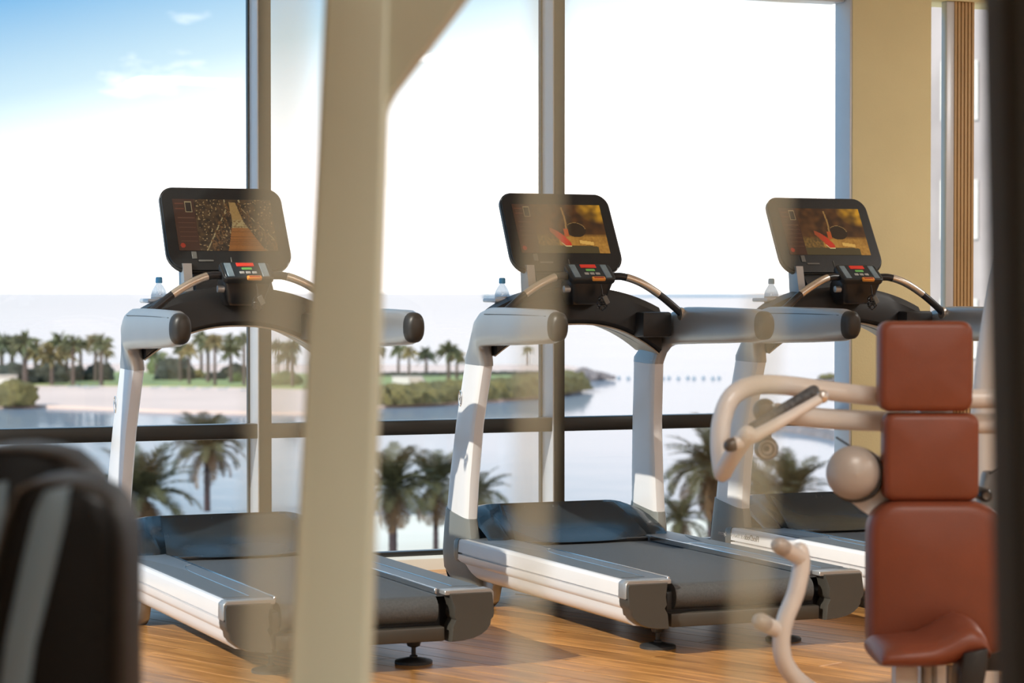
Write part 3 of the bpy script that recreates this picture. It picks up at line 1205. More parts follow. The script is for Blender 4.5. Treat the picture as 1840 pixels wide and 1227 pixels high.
    loft(b3, [[Mp @ Vector((x * f, y * f, z)) for x, y in po] for z, f in ((0.006, 0.955), (0.004, 0.985), (-0.001, 1.0), (-0.014, 1.0), (-0.02, 0.97))])
    merge(b, b3)
    pod = obj('control_pod', b, bezel_mat, root)
    b = bmesh.new()
    rr1 = [Vector((x * 0.94, 1.405 + y * 0.9, z)) for (x, y), z in zip(po, [0] * len(po))]
    rings = []
    for z, wx, y0, y1 in ((1.343, 0.094, 1.366, 1.46), (1.322, 0.094, 1.352, 1.48), (1.29, 0.084, 1.362, 1.50), (1.25, 0.074, 1.375, 1.50), (1.236, 0.062, 1.39, 1.50)):
        rings.append([Vector((x, y, z)) for x, y in rrect(wx, (y1 - y0) / 2, 0.02, 4, 0, (y0 + y1) / 2)])
    loft(b, rings)
    obj('pod_body', b, black_plastic, pod)
    b = bmesh.new()
    lathe(b, [(0.0, -0.016), (0.014, -0.014), (0.014, 0.012), (0.0, 0.014)], (-0.10, 1.39, 1.30), 'X', 14)
    obj('pod_knob', b, silver, pod)

    def key(name, x0, x1, y0, y1, m, h=0.0085, r=0.003):
        kb = bmesh.new()
        k2 = bmesh.new()
        box(k2, x0, x1, y0, y1, 0.004, h, r * 0.5, 1)
        merge(kb, k2, Mp)
        return obj(name, kb, m, pod)
    key('key_panel', -0.092, 0.092, -Lp / 2 + 0.008, Lp / 2 - 0.007, pad_panel, 0.0072)
    for s in (-1, 1):
        key('side_keypad', *sorted((s * 0.056, s * 0.083)), -0.042, 0.043, key_blue, 0.0095)
    key('stop_button', -0.035, 0.035, 0.022, 0.043, key_red, 0.0105)
    key('start_button', -0.018, 0.022, 0.001, 0.014, key_green, 0.0095)
    for x in (-0.032, -0.007, 0.018):
        key('small_button', x, x + 0.019, -0.024, -0.010, key_grey, 0.0095)
    b = bmesh.new()
    k2 = bmesh.new()
    box(k2, -0.010, 0.048, -0.060, -0.042, 0.000, 0.014, 0.004)
    merge(b, k2, Mp)
    clip = obj('safety_clip', b, clip_orange, pod)
    b = bmesh.new()
    k2 = bmesh.new()
    box(k2, -0.003, 0.041, -0.056, -0.048, 0.012, 0.0155, 0.001, 1)
    merge(b, k2, Mp)
    obj('clip_slot', b, clip_red, clip)
    if panel_text:
        for txt, y, size, m in (('FlexDeck', 1.40, 0.034, text_grey), ('Shock Absorption System', 1.50, 0.026, text_faint)):
            cu = bpy.data.curves.new('panel_lettering', 'FONT')
            cu.body = txt
            cu.size = size
            cu.extrude = 0.0006
            dg = bpy.data.objects.new('tmp', cu)
            COL.objects.link(dg)
            bpy.context.view_layer.update()
            me = bpy.data.meshes.new_from_object(dg)
            bpy.data.objects.remove(dg)
            o = bpy.data.objects.new('panel_lettering', me)
            me.materials.clear()
            me.materials.append(m)
            COL.objects.link(o)
            # printed so that it runs towards the window, as the photograph shows it
            for v in me.vertices:
                v.co = Vector((-0.4742 - v.co.z, y + v.co.x, 0.228 + v.co.y))
            o.parent = root
    return root, clip


def add_cord(root, coil=True):
    """coiled safety cord hanging from the clip"""
    b = bmesh.new()
    x0, y0, z0 = 0.018, 1.315, 1.318
    pts = [(x0, y0, z0), (x0 + 0.004, y0 - 0.002, z0 - 0.02), (x0 + 0.008, y0, z0 - 0.045)]
    for k in range(36):
        a = k * 0.8
        pts.append((x0 + 0.006 + 0.017 * math.cos(a) + 0.006 * math.sin(k * 1.9), y0 + 0.010 * math.sin(a), z0 - 0.05 - 0.0014 * k + 0.010 * math.sin(k * 1.3)))
    tube(b, pts, 0.0026, 5, per=2)
    c = obj('safety_cord', b, black_plastic, root)
    b = bmesh.new()
    k2 = bmesh.new()
    box(k2, -0.010, 0.010, -0.004, 0.004, -0.018, 0.018, 0.002, 1)
    merge(b, k2, Matrix.Translation((x0 + 0.018, y0 - 0.012, z0 - 0.062)) @ Matrix.Rotation(R(-28), 4, 'Y'))
    obj('cord_tag', b, cap_grey, c)


TY = 7.65
specs = [(2.63, PIC_WALK, False, 'white treadmill at the left whose screen shows a wooden walkway, partly behind the beige post'),
         (4.087, PIC_RUN, False, 'middle white treadmill with a black safety cord dangling under its orange clip'),
         (5.355, PIC_RUN, True, 'white treadmill farthest right, beside the beige pillar and behind the brown padded machine')]
for cxx, pic, txt, lab in specs:
    r, clip = make_treadmill(pic, txt)
    r.location = (cxx, TY, 0)
    tag(r, lab, 'treadmill', 'treadmills facing the windows')
    add_cord(r)

# water bottles standing in the left cup trays
for cxx, lab in ((2.63, 'blue capped water bottle in the tray of the left treadmill'), (4.087, 'blue capped water bottle in the tray of the middle treadmill'), (5.355, 'blue capped water bottle in the tray of the treadmill by the pillar')):
    r = empty('water_bottle', (cxx - 0.275, TY + 1.66, 1.175))
    tag(r, lab, 'bottle', 'water bottles in the treadmill trays')
    b = bmesh.new()
    lathe(b, [(0.0, 0.0), (0.029, 0.0), (0.031, 0.006), (0.031, 0.10), (0.028, 0.118), (0.016, 0.138), (0.0115, 0.144), (0.0115, 0.150), (0.0, 0.150)], (0, 0, 0), 'Z', 20)
    obj('body', b, bottle_clear, r)
    b = bmesh.new()
    lathe(b, [(0.0312, 0.045), (0.0316, 0.047), (0.0316, 0.092), (0.0312, 0.094)], (0, 0, 0), 'Z', 20)
    obj('label', b, bottle_label, r)
    b = bmesh.new()
    lathe(b, [(0.0, 0.148), (0.0135, 0.148), (0.014, 0.152), (0.0135, 0.168), (0.010, 0.172), (0.0, 0.172)], (0, 0, 0), 'Z', 16)
    obj('cap', b, bottle_cap, r)


# ================================================================== padded strength machine on the right
D0 = 6.0
SC = D0 / FPX
org = FWD * D0 + RGT * ((1665 - CX) * SC)
press = empty('shoulder_press_machine', (org.x, org.y, 0), -YAW)
tag(press, 'cream tube strength machine with reddish brown leather pads at the right', 'exercise machine')


def L_(px, py, dy=0.0):
    """pixel to the machine's own frame, dy metres behind its pad plane"""
    d = D0 + dy
    p = at_d(px, py, d / (ray(px, py).dot(FWD)))
    q = p - org
    return Vector((q.dot(RGT), q.dot(FWD), p.z))


def pad(name, x0, x1, y0, y1, r, dy0=-0.03, dy1=0.045, rim=0.018, crown=0.006):
    a, c = L_(x0, y1), L_(x1, y0)
    w, h = (c.x - a.x) / 2, (c.z - a.z) / 2
    b = bmesh.new()
    pad_shape(b, rrect(w, h, r, 6, (a.x + c.x) / 2, (a.z + c.z) / 2), dy0, dy1, rim, 5, crown=crown)
    return obj(name, b, leather, press)


pad('head_pad', 1578, 1746, 577, 739, 0.028)
pad('neck_pad', 1586, 1757, 742, 899, 0.026)
pad('back_pad', 1557, 1812, 899, 1172, (0.105, 0.075, 0.045, 0.05), -0.05, 0.045, 0.028, 0.012)
for pth, r0, nm in (([L_(1840, 715, 0.10), L_(1700, 717, 0.10), L_(1585, 713, 0.10), L_(1480, 701, 0.06), L_(1405, 692, 0.02), L_(1352, 693, -0.02), L_(1316, 712, -0.05), L_(1298, 752, -0.07), L_(1294, 800, -0.09), L_(1299, 846, -0.11)], 0.0245, 'press_arm'),
                    ([L_(1840, 762, 0.16), L_(1700, 760, 0.16), L_(1590, 757, 0.14), L_(1480, 752, 0.10), L_(1395, 742, 0.07)], 0.026, 'lower_arm')):
    b = bmesh.new()
    tube(b, pth, r0, 16, per=7, round_end=True)
    arm = obj(nm, b, machine_white, press)
b = bmesh.new()
tube(b, [L_(1298, 850, -0.11), L_(1318, 815, -0.16), L_(1342, 780, -0.2)], 0.022, 14, round_end=True)
obj('press_arm', b, machine_white, press)
b = bmesh.new()
tube(b, [L_(1322, 797, -0.20), L_(1372, 775, -0.17), L_(1430, 742, -0.13), L_(1478, 714, -0.10)], lambda t: 0.0175 - 0.006 * t, 14, round_end=True)
hb = obj('handle_bar', b, machine_white, press)
b = bmesh.new()
tube(b, [L_(1312, 800, -0.205), L_(1336, 791, -0.19)], 0.0165, 14, smooth=False, round_end=True)
obj('bar_end', b, knob_dark, hb)
b = bmesh.new()
tube(b, [L_(1340, 778, -0.10), L_(1400, 741, -0.06), L_(1462, 703, -0.03)], 0.0155, 14, round_end=True)
obj('grip', b, knurl, press)
b = bmesh.new()
lathe(b, [(0.0, -0.016), (0.012, -0.012), (0.016, 0), (0.012, 0.012), (0, 0.016)], L_(1478, 713, -0.10), 'Y', 14)
obj('bar_knob', b, chrome, hb)
for px, py, dy, rr0, m in ((1375, 738, 0.02, 0.031, knob_dark),):
    b = bmesh.new()
    lathe(b, [(0, -0.03), (rr0 * 0.6, -0.026), (rr0 * 0.95, -0.01), (rr0, 0.01), (rr0 * 0.9, 0.05), (0, 0.05)], L_(px, py, dy), 'Y', 20)
    obj('pivot_knob', b, m, press)
b = bmesh.new()
lathe(b, [(0, -0.012), (0.012, -0.012), (0.012, -0.022), (0.021, -0.022), (0.024, -0.012), (0.030, 0.0), (0.031, 0.03), (0, 0.03)], L_(1378, 806, 0.02), 'Y', 20)
pk = obj('pivot_knob', b, knob_dark, press)
b = bmesh.new()
lathe(b, [(0.0115, -0.020), (0.021, -0.0225), (0.022, -0.020), (0.0115, -0.018)], L_(1378, 806, 0.02), 'Y', 20)
obj('pivot_ring', b, ball_grey, pk)
b = bmesh.new()
lathe(b, [(0, 0), (0.008, 0), (0.008, 0.02), (0, 0.02)], L_(1378, 806, -0.003), 'Y', 12)
obj('pivot_bolt', b, black_plastic, pk)
b = bmesh.new()
tube(b, [L_(1376, 742, 0.06), L_(1378, 810, 0.06)], 0.014, 10, smooth=False)
obj('pivot_link', b, knob_dark, press)
# round counterweight cap with its black rim
b = bmesh.new()
lathe(b, [(0.0, -0.036), (0.02, -0.034), (0.042, -0.026), (0.058, -0.012), (0.0665, 0.006), (0.0675, 0.014), (0, 0.014)], L_(1534, 850, 0.0), 'Y', 36)
ball = obj('pivot_cap', b, ball_grey, press)
b = bmesh.new()
lathe(b, [(0.0, 0.012), (0.066, 0.012), (0.070, 0.018), (0.070, 0.034), (0, 0.034)], L_(1540, 854, 0.0), 'Y', 36)
obj('cap_rim', b, black_plastic, ball)
b = bmesh.new()
pl = [L_(*q, 0.07) for q in ((1505, 840), (1560, 808), (1620, 840), (1640, 960), (1590, 945), (1545, 915), (1510, 885))]
prism(b, [(v.x, v.z) for v in pl], 0.05, 0.075, 'XZ', 0.004)
obj('cap_bracket', b, machine_white, press)
b = bmesh.new()
tube(b, [L_(1503, 786, 0.3), L_(1530, 803, 0.2)], 0.0028, 6, smooth=False)
tube(b, [L_(1778, 850, 0.2), L_(1830, 822, 0.3)], 0.0028, 6, smooth=False)
obj('pull_cable', b, black_plastic, press)
# lever with two stub pegs
b = bmesh.new()
tube(b, [L_(1437, 990, -0.2), L_(1440, 1015, -0.2), L_(1430, 1065, -0.21), L_(1412, 1110, -0.22), L_(1404, 1150, -0.22), L_(1410, 1190, -0.21), L_(1436, 1225, -0.18), L_(1490, 1262, -0.12), L_(1560, 1300, -0.05), L_(1640, 1325, 0.0)], 0.0215, 16, per=7, round_end=True)
lev = obj('foot_lever', b, machine_white, press)
for (x0, y0), (x1, y1) in (((1407, 984), (1440, 1003)), ((1374, 1120), (1410, 1138))):
    b = bmesh.new()
    tube(b, [L_(x1, y1, -0.2), L_(x0, y0, -0.26)], 0.0195, 14, smooth=False)
    pg = obj('peg', b, machine_white, lev)
    p0, p1 = L_(x1, y1, -0.2), L_(x0, y0, -0.26)
    dd = (p1 - p0).normalized()
    b = bmesh.new()
    tube(b, [p1 - dd * 0.004, p1 + dd * 0.017], 0.0205, 14, smooth=False, round_end=True)
    obj('lever_peg_cap', b, ball_grey, lev)
# seat: thin at the left, rising into a bolster at the right
secs = ((1580, 1172, 1196), (1592, 1160, 1199), (1630, 1157, 1200), (1670, 1152, 1200), (1695, 1139, 1199), (1715, 1125, 1196), (1738, 1116, 1184), (1757, 1121, 1180), (1768, 1138, 1180), (1773, 1160, 1182))
rings = []
for px, ty, by in secs:
    t, bo = L_(px, ty, -0.3), L_(px, by, -0.3)
    hz = (t.z - bo.z)
    cz = (t.z + bo.z) / 2
    ring = []
    for k in range(20):
        a = 2 * math.pi * k / 20
        ca, sa = math.cos(a), math.sin(a)
        y = math.copysign(abs(ca) ** 0.6, ca) * 0.15
        z = math.copysign(abs(sa) ** 0.8, sa) * hz / 2
        ring.append(Vector((t.x, -0.2 + y, cz + z + 0.0)))
    rings.append(ring)
b = bmesh.new()
loft(b, rings)
obj('seat', b, leather, press, smooth=60)


def post(name, x0, x1, ytop, dy, m, depth=0.05, ybot=None):
    a, c = L_(x0, ytop, dy), L_(x1, ytop, dy)
    b = bmesh.new()
    box(b, a.x, c.x, dy, dy + depth, 0.03 if ybot is None else L_(x0, ybot, dy).z, a.z, 0.008)
    return obj(name, b, m, press)


post('seat_post', 1608, 1651, 1196, -0.22, machine_white, 0.06)
for x0, x1 in ((1655, 1684), (1700, 1722)):
    b = bmesh.new()
    a = L_((x0 + x1) / 2, 1196, -0.2)
    tube(b, [a, (a.x, a.y, 0.03)], (x1 - x0) / 2 * SC, 14, smooth=False)
    obj('guide_tube', b, silver, press)
b = bmesh.new()
q = [L_(*p, -0.3) for p in ((1724, 1168), (1768, 1158), (1764, 1200), (1752, 1260), (1748, 1300), (1712, 1300), (1718, 1200))]
prism(b, [(v.x, v.z) for v in q], -0.36, -0.25, 'XZ', 0.005)
obj('seat_bracket', b, black_plastic, press)
b = bmesh.new()
q = [L_(*p, 0.06) for p in ((1745, 1150), (1812, 1150), (1808, 1205), (1760, 1205))]
prism(b, [(v.x, v.z) for v in q], 0.05, 0.12, 'XZ', 0.005)
obj('back_bracket', b, black_plastic, press)
# rear tower tubes, plate and base
b = bmesh.new()
tube(b, [L_(1815, 440, 0.55), L_(1800, 500, 0.55), L_(1783, 610, 0.55), L_(1770, 720, 0.55), L_(1764, 850, 0.55), (L_(1764, 900, 0.55).x, 0.55, 0.04)], 0.036, 16)
obj('rear_upright', b, machine_white, press)
b = bmesh.new()
tube(b, [L_(1812, 560, 0.7), L_(1797, 700, 0.7), L_(1788, 860, 0.7), (L_(1786, 900, 0.7).x, 0.7, 0.04)], 0.014, 12)
obj('rear_brace', b, machine_white, press)
b = bmesh.new()
tube(b, [L_(1790, 620, 0.62), L_(1812, 618, 0.68)], 0.012, 10, smooth=False)
obj('brace_bolt', b, black_plastic, press)
b = bmesh.new()
q = [L_(*p, 0.3) for p in ((1768, 846), (1800, 848), (1850, 890), (1850, 1120), (1760, 1120), (1758, 900))]
prism(b, [(v.x, v.z) for v in q], 0.28, 0.34, 'XZ', 0.01)
obj('side_plate', b, grey_plate, press)
b = bmesh.new()
lathe(b, [(0, -0.03), (0.011, -0.03), (0.017, -0.022), (0.017, 0.1), (0, 0.1)], L_(1768, 889, 0.06), 'Y', 18)
hub = obj('hub', b, black_plastic, press)
b = bmesh.new()
lathe(b, [(0.006, -0.033), (0.009, -0.034), (0.009, -0.03), (0.006, -0.03)], L_(1768, 889, 0.06), 'Y', 14)
obj('hub_ring', b, knob_dark, hub)
b = bmesh.new()
box(b, -0.09, -0.02, -0.30, 0.75, 0.0, 0.06, 0.01)
box(b, -0.40, 0.35, 0.5, 0.58, 0.0, 0.06, 0.01)
box(b, -0.40, 0.35, -0.28, -0.2, 0.0, 0.06, 0.01)
obj('base_frame', b, machine_white, press)
b = bmesh.new()
a = L_(1672, 1000, 0.2)
box(b, a.x - 0.035, a.x + 0.035, 0.16, 0.23, 0.03, L_(1670, 690, 0.2).z, 0.01)
obj('back_post', b, machine_white, press)


# ================================================================== cable machine close to the camera
cabm = empty('cable_machine', tuple((FWD * 2.5 + RGT * -0.2).xy) + (0.0,))
tag(cabm, 'blurred beige frame post with a slanting brace and three thin cables, very near', 'exercise machine')
Mi = Matrix.Translation(cabm.location).inverted()


def W2(p):
    return Mi @ p


def ext(p, q, z):
    """point on the line p-q at height z"""
    t = (z - p.z) / (q.z - p.z)
    return p + (q - p) * t


def square_post(b, p, q, hw, hd, r=0.010):
    d = (q - p).normalized()
    s = RGT - d * RGT.dot(d)
    s.normalize()
    f = d.cross(s).normalized()
    loft(b, [[c + s * x + f * y for x, y in rrect(hw, hd, r, 4)] for c in (p, q)])


pt, pb = at_d(643, 60, 3.0), at_d(599, 1180, 2.56)
b = bmesh.new()
top, bot = ext(pt, pb, 2.2), ext(pt, pb, 0.0)
square_post(b, W2(bot), W2(top), 0.0392, 0.05, 0.005)
obj('frame_post', b, post_paint, cabm)
b = bmesh.new()
brace = [(655, 262), (689, 250), (693, 214), (699, 188), (712, 163), (736, 131), (770, 87), (835, 0), (955, -160), (846, -242), (640, 35)]
bp_ = [W2(at_d(x, y, 3.0 - (y - 60) * 0.44 / 1120)) for x, y in brace]
loft(b, [[p + FWD * t for p in bp_] for t in (-0.0495, 0.0495)])
obj('brace', b, post_paint, cabm)
for xt, xb_, dd, rr0 in ((985, 945, 0.86, 0.0029), (1402, 1340, 0.86, 0.0025), (512, 482, 0.66, 0.0031)):
    p, q = at_d(xt, 60, dd), at_d(xb_, 1180, dd)
    b = bmesh.new()
    tube(b, [W2(ext(p, q, 0.02)), W2(ext(p, q, 2.2))], rr0, 10, smooth=False)
    obj('cable', b, cable_mat, cabm)
b = bmesh.new()
pa = W2(FWD * 0.72 - RGT * 0.35)
box(b, pa.x - 0.1, pa.x + 0.9, pa.y - 0.35, pa.y + 0.5, 0.0, 0.05, 0.01)
obj('base_plate', b, post_paint, cabm)
b = bmesh.new()
box(b, pa.x - 0.1, pa.x + 0.9, pa.y - 0.35, pa.y + 0.5, 2.17, 2.25, 0.01)
tube(b, [(pa.x + 0.3, pa.y + 0.2, 2.2), W2(top)], 0.04, 12, smooth=False)
obj('top_beam', b, post_paint, cabm)

# dark upright at the right edge
dk = empty('dark_machine_post', tuple((FWD * 2.1 + RGT * 0.46).xy) + (0.0,))
tag(dk, 'dark blurred upright post closing the right edge of the view', 'post')
Mi2 = Matrix.Translation(dk.location).inverted()
p, q = at_d(1838, 0, 2.2), at_d(1866, 1200, 2.1)
b = bmesh.new()
square_post(b, Mi2 @ ext(p, q, 0.0), Mi2 @ ext(p, q, 2.4), 0.028, 0.06, 0.012)
obj('post', b, post_dark, dk)
b = bmesh.new()
f0 = Mi2 @ ext(p, q, 0.0)
box(b, f0.x - 0.12, f0.x + 0.12, f0.y - 0.15, f0.y + 0.15, 0.0, 0.02, 0.004)
obj('foot_plate', b, post_dark, dk)


# ================================================================== two black machine shrouds, lower left
def shroud(name, label, D, outline, strip, dy=0.16):
    s0 = D / FPX
    o0 = FWD * D + RGT * ((100 - CX) * s0)
    r = empty(name, (o0.x, o0.y, 0), -YAW)
    tag(r, label, 'machine cover', 'black machine covers at lower left')

    def P(px, py, dd=None):
        p = at_d(px, py, dd or D)
        q = p - o0
        return (q.dot(RGT), p.z)
    pts = [P(*q) for q in outline]
    pts = [(x, max(0.0, z)) for x, z in pts]
    b = bmesh.new()
    pad_shape(b, pts, -dy, 0.0, 0.045, 6, crown=0.0)
    sh = obj('cover', b, black_gloss, r)
    st = [P(*q, D - dy) for q in strip]
    b = bmesh.new()
    prism(b, [(x, z) for x, z in st], -dy - 0.006, -dy + 0.02, 'XZ', 0.002)
    obj('inlay_strip', b, shroud_strip, r)
    return r


FL = 3000
shroud('machine_cover', 'front black rounded machine cover with a slanting slate strip, lower left', 2.75,
       [(258, FL), (258, 985), (256, 945), (250, 915), (239, 888), (221, 869), (195, 856), (165, 847), (130, 844), (95, 849), (70, 862), (45, 915), (20, 1010), (-20, 1160), (-60, FL)],
       [(80, 882), (124, 874), (118, 930), (92, 1040), (62, 1160), (42, 1300), (-10, 1300), (10, 1150), (40, 1010), (62, 920)])
shroud('machine_cover', 'rear black rounded machine cover peeking above the front one, lower left', 3.05,
       [(206, FL), (206, 900), (203, 872), (194, 846), (178, 826), (150, 804), (110, 793), (70, 789), (30, 791), (-10, 798), (-40, 820), (-80, 900), (-140, FL)],
       [(-8, 868), (14, 864), (10, 920), (-10, 1040), (-30, 1200), (-60, 1200), (-40, 1010), (-20, 920)])


# ================================================================== outdoors
SEA = -16.7
b = bmesh.new()
for (x0, x1, y0, y1) in ((-60000, 60000, 30, 70000),):
    vsq = [b.verts.new(Vector((x, y, SEA))) for x, y in ((x0, y0), (x1, y0), (x1, y1), (x0, y1))]
    b.faces.new(vsq)
sea = struct(obj('sea', b, sea_m, smooth=0), 'pale calm sea reaching the horizon')


def land(name, pxs, z, m, thick, label):
    pts = [at_z(x, y, z) for x, y in pxs]
    bb = bmesh.new()
    loft(bb, [[Vector((p.x, p.y, z - thick)) for p in pts], pts])
    return struct(obj(name, bb, m, smooth=0), label)


land('beach', [(-300, 731), (60, 727), (150, 730), (300, 736), (450, 739), (560, 740), (640, 734), (700, 726), (800, 721), (900, 716), (975, 709), (1018, 701), (1030, 693),
               (1050, 680), (1075, 676), (1062, 669), (1045, 661), (1020, 656), (900, 655), (600, 655), (-300, 652)], SEA + 0.5, sand, 1.0, 'pale sandy beach across the water')
land('lawn', [(-300, 692), (60, 690), (300, 692), (450, 694), (545, 697), (660, 694), (660, 672), (300, 668), (-300, 664)], SEA + 0.75, lawn_m, 0.3, 'strip of green lawn along the far beach')
land('lawn', [(665, 700), (800, 696), (900, 692), (1000, 686), (1015, 680), (1000, 674), (800, 674), (665, 676)], SEA + 0.9, lawn_m, 0.3, 'green bank behind the hedge on the spit')
nb = [(-900, 940), (200, 945), (450, 938), (600, 930), (700, 925), (800, 926), (1000, 940), (1200, 935), (1500, 930), (2600, 940)]
pts = [at_z(x, y, SEA + 0.3) for x, y in nb]
bb = bmesh.new()
far = [Vector((p.x, p.y, SEA + 0.3)) for p in pts]
near = [Vector((p.x * 0.15, 14.0, SEA + 0.5)) for p in pts]
near[0].x, near[-1].x = -60, 90
loft(bb, [far, near], caps=False, closed=False)
struct(obj('ground', bb, sand_near, smooth=0), 'bright sand below the windows')


# ---- palms
def frond_mesh(name, length, droop, nleaf, m, leaf=0.42, wide=0.055, seed=0):
    rnd = random.Random(seed)
    b = bmesh.new()
    pts = []
    n = 12
    ang = R(8)
    p = Vector((0, 0, 0))
    for i in range(n + 1):
        t = i / n
        pts.append(p.copy())
        a = ang + droop * (t ** 1.5)
        p = p + Vector((math.cos(a), 0, -math.sin(a))) * (length / n)
    tube(b, pts, lambda t: 0.045 * (1 - 0.85 * t), 4, smooth=False)
    for i in range(nleaf):
        t = 0.12 + 0.88 * i / nleaf
        k = t * n
        j0 = min(int(k), n - 1)
        c = pts[j0].lerp(pts[j0 + 1], k - j0)
        d = (pts[j0 + 1] - pts[j0]).normalized()
        ll = leaf * length / 3.5 * 2.2 * (math.sin(math.pi * min(1, 0.12 + 0.86 * t)) ** 0.6) * rnd.uniform(0.85, 1.1)
        for s in (-1, 1):
            side = Vector((0, s, 0))
            up = side.cross(d) * s
            up = Vector((0, 0, 1)) - d * d.z
            dirv = (d * rnd.uniform(0.6, 0.9) + side * rnd.uniform(0.8, 1.0) + up * rnd.uniform(-0.15, 0.4)).normalized()
            tipp = c + dirv * ll + Vector((0, 0, -0.10 * ll))
            w = wide * length / 3.5
            mid = c + dirv * ll * 0.5
            q = [b.verts.new(v) for v in (c - d * w * 0.5, mid - d * w * 0.7, tipp, mid + d * w * 0.7, c + d * w * 0.5)]
            b.faces.new(q)
    me = bpy.data.meshes.new(name)
    b.to_mesh(me)
    b.free()
    me.materials.append(m)
    return me


FR_UP = [frond_mesh('frond', 3.6, R(55), 40, leaf_m, seed=i) for i in range(3)]
FR_MID = [frond_mesh('frond', 3.6, R(85), 40, leaf_m, seed=10 + i) for i in range(3)]
FR_DRY = [frond_mesh('frond', 3.1, R(70), 34, leaf_dry, seed=20 + i) for i in range(3)]


def date_palm(label, px, py, dist, scale, base_px=None, n_up=16, n_mid=16, n_dry=12, trunk_r=0.22, lean=0.0, spread=1.0, seed=1):
    rnd = random.Random(seed)
    c = at_d(px, py, dist / ray(px, py).dot(FWD))
    root = empty('date_palm', (c.x, c.y, SEA + 0.3))
    tag(root, label, 'palm tree', 'date palms below the windows')
    H = c.z - SEA - 0.3
    b = bmesh.new()
    tube(b, [(lean, 0, 0), (lean * 0.4, 0, H * 0.5), (0, 0, H)], lambda t: trunk_r * (1.15 - 0.25 * t) * (1 + 0.06 * math.sin(t * 60)) + (0.10 * max(0, t - 0.85) * 6 * trunk_r), 12, per=12)
    obj('trunk', b, trunk_m, root)
    items = [(FR_UP, rnd.uniform(38, 88)) for _ in range(n_up)] + [(FR_MID, rnd.uniform(2, 42)) for _ in range(n_mid)] + [(FR_DRY, rnd.uniform(-60, -5)) for _ in range(n_dry)]
    for i, (pool, elev) in enumerate(items):
        o = bpy.data.objects.new('frond', rnd.choice(pool))
        az = i * 2.39996 + rnd.uniform(-0.2, 0.2)
        s = scale * rnd.uniform(0.85, 1.1) * spread
        o.rotation_euler = (rnd.uniform(-0.2, 0.2), -R(elev), az)
        o.scale = (s, s, s)
        o.location = (0, 0, H)
        o.parent = root
        COL.objects.link(o)
    return root


date_palm('tall date palm with a slim dark trunk between the left treadmill upright and the mullion', 372, 806, 195, 1.05, trunk_r=0.24, seed=3, n_dry=9, n_up=20, n_mid=24)
date_palm('broad date palm low at the left beside the left treadmill upright', 258, 892, 158, 1.12, trunk_r=0.3, seed=4, n_up=24, n_mid=20)
date_palm('thick trunked date palm just right of the beige post', 706, 878, 152, 0.9, trunk_r=0.26, seed=5, n_up=28, n_mid=20)
date_palm('slimmer date palm behind the upright of the middle treadmill', 783, 872, 160, 0.86, trunk_r=0.17, seed=6, n_up=26, n_mid=20)
date_palm('date palm half hidden by the left upright of the middle treadmill', 858, 888, 168, 0.78, trunk_r=0.18, seed=7, n_up=14, n_dry=6)
date_palm('large drooping date palm left of the rightmost treadmill upright', 1280, 838, 150, 1.12, trunk_r=0.3, seed=8, n_mid=26, n_dry=20)
date_palm('brown date palm behind the rightmost treadmill upright', 1372, 886, 156, 0.72, trunk_r=0.22, seed=9, n_up=10, n_dry=20)
date_palm('fan shaped date palm beside the round grey cap', 1420, 893, 150, 0.92, trunk_r=0.22, seed=10, n_up=30)
date_palm('low pale date palm at the foot of the big drooping one', 1222, 935, 140, 0.62, trunk_r=0.2, seed=11, n_up=16, n_dry=6)

# far palms, one crown mesh each with small fronds
def far_crown(name, seed, m, r=3.0):
    rnd = random.Random(seed)
    b = bmesh.new()
    for i in range(34):
        az = i * 2.39996
        el = R(rnd.uniform(-35, 80))
        L = r * rnd.uniform(0.8, 1.1)
        d = Vector((math.cos(az) * math.cos(el), math.sin(az) * math.cos(el), math.sin(el)))
        s = d.cross(Vector((0, 0, 1))).normalized()
        p0 = Vector((0, 0, 0))
        p1 = d * L * 0.5 + Vector((0, 0, -0.05 * L))
        p2 = d * L + Vector((0, 0, -0.32 * L))
        w = 0.36 * r / 3
        v = [b.verts.new(q) for q in (p0 - s * w * 0.3, p1 - s * w, p2, p1 + s * w, p0 + s * w * 0.3)]
        b.faces.new(v)
        v = [b.verts.new(q) for q in (p0, p1 + Vector((0, 0, -w)), p2, p1 + Vector((0, 0, w)))]
        b.faces.new(v)
    me = bpy.data.meshes.new(name)
    b.to_mesh(me)
    b.free()
    me.materials.append(m)
    return me


CR = [far_crown('crown', 30 + i, far_leaf) for i in range(4)] + [far_crown('crown', 40 + i, far_leaf_tan) for i in range(2)]
tr_b = bmesh.new()
tube(tr_b, [(0, 0, 0), (0, 0, 0.5), (0, 0, 1)], lambda t: 1 - 0.3 * t, 8, smooth=False)
tr_me = bpy.data.meshes.new('trunk')
tr_b.to_mesh(tr_me)
tr_b.free()
tr_me.materials.append(far_trunk)

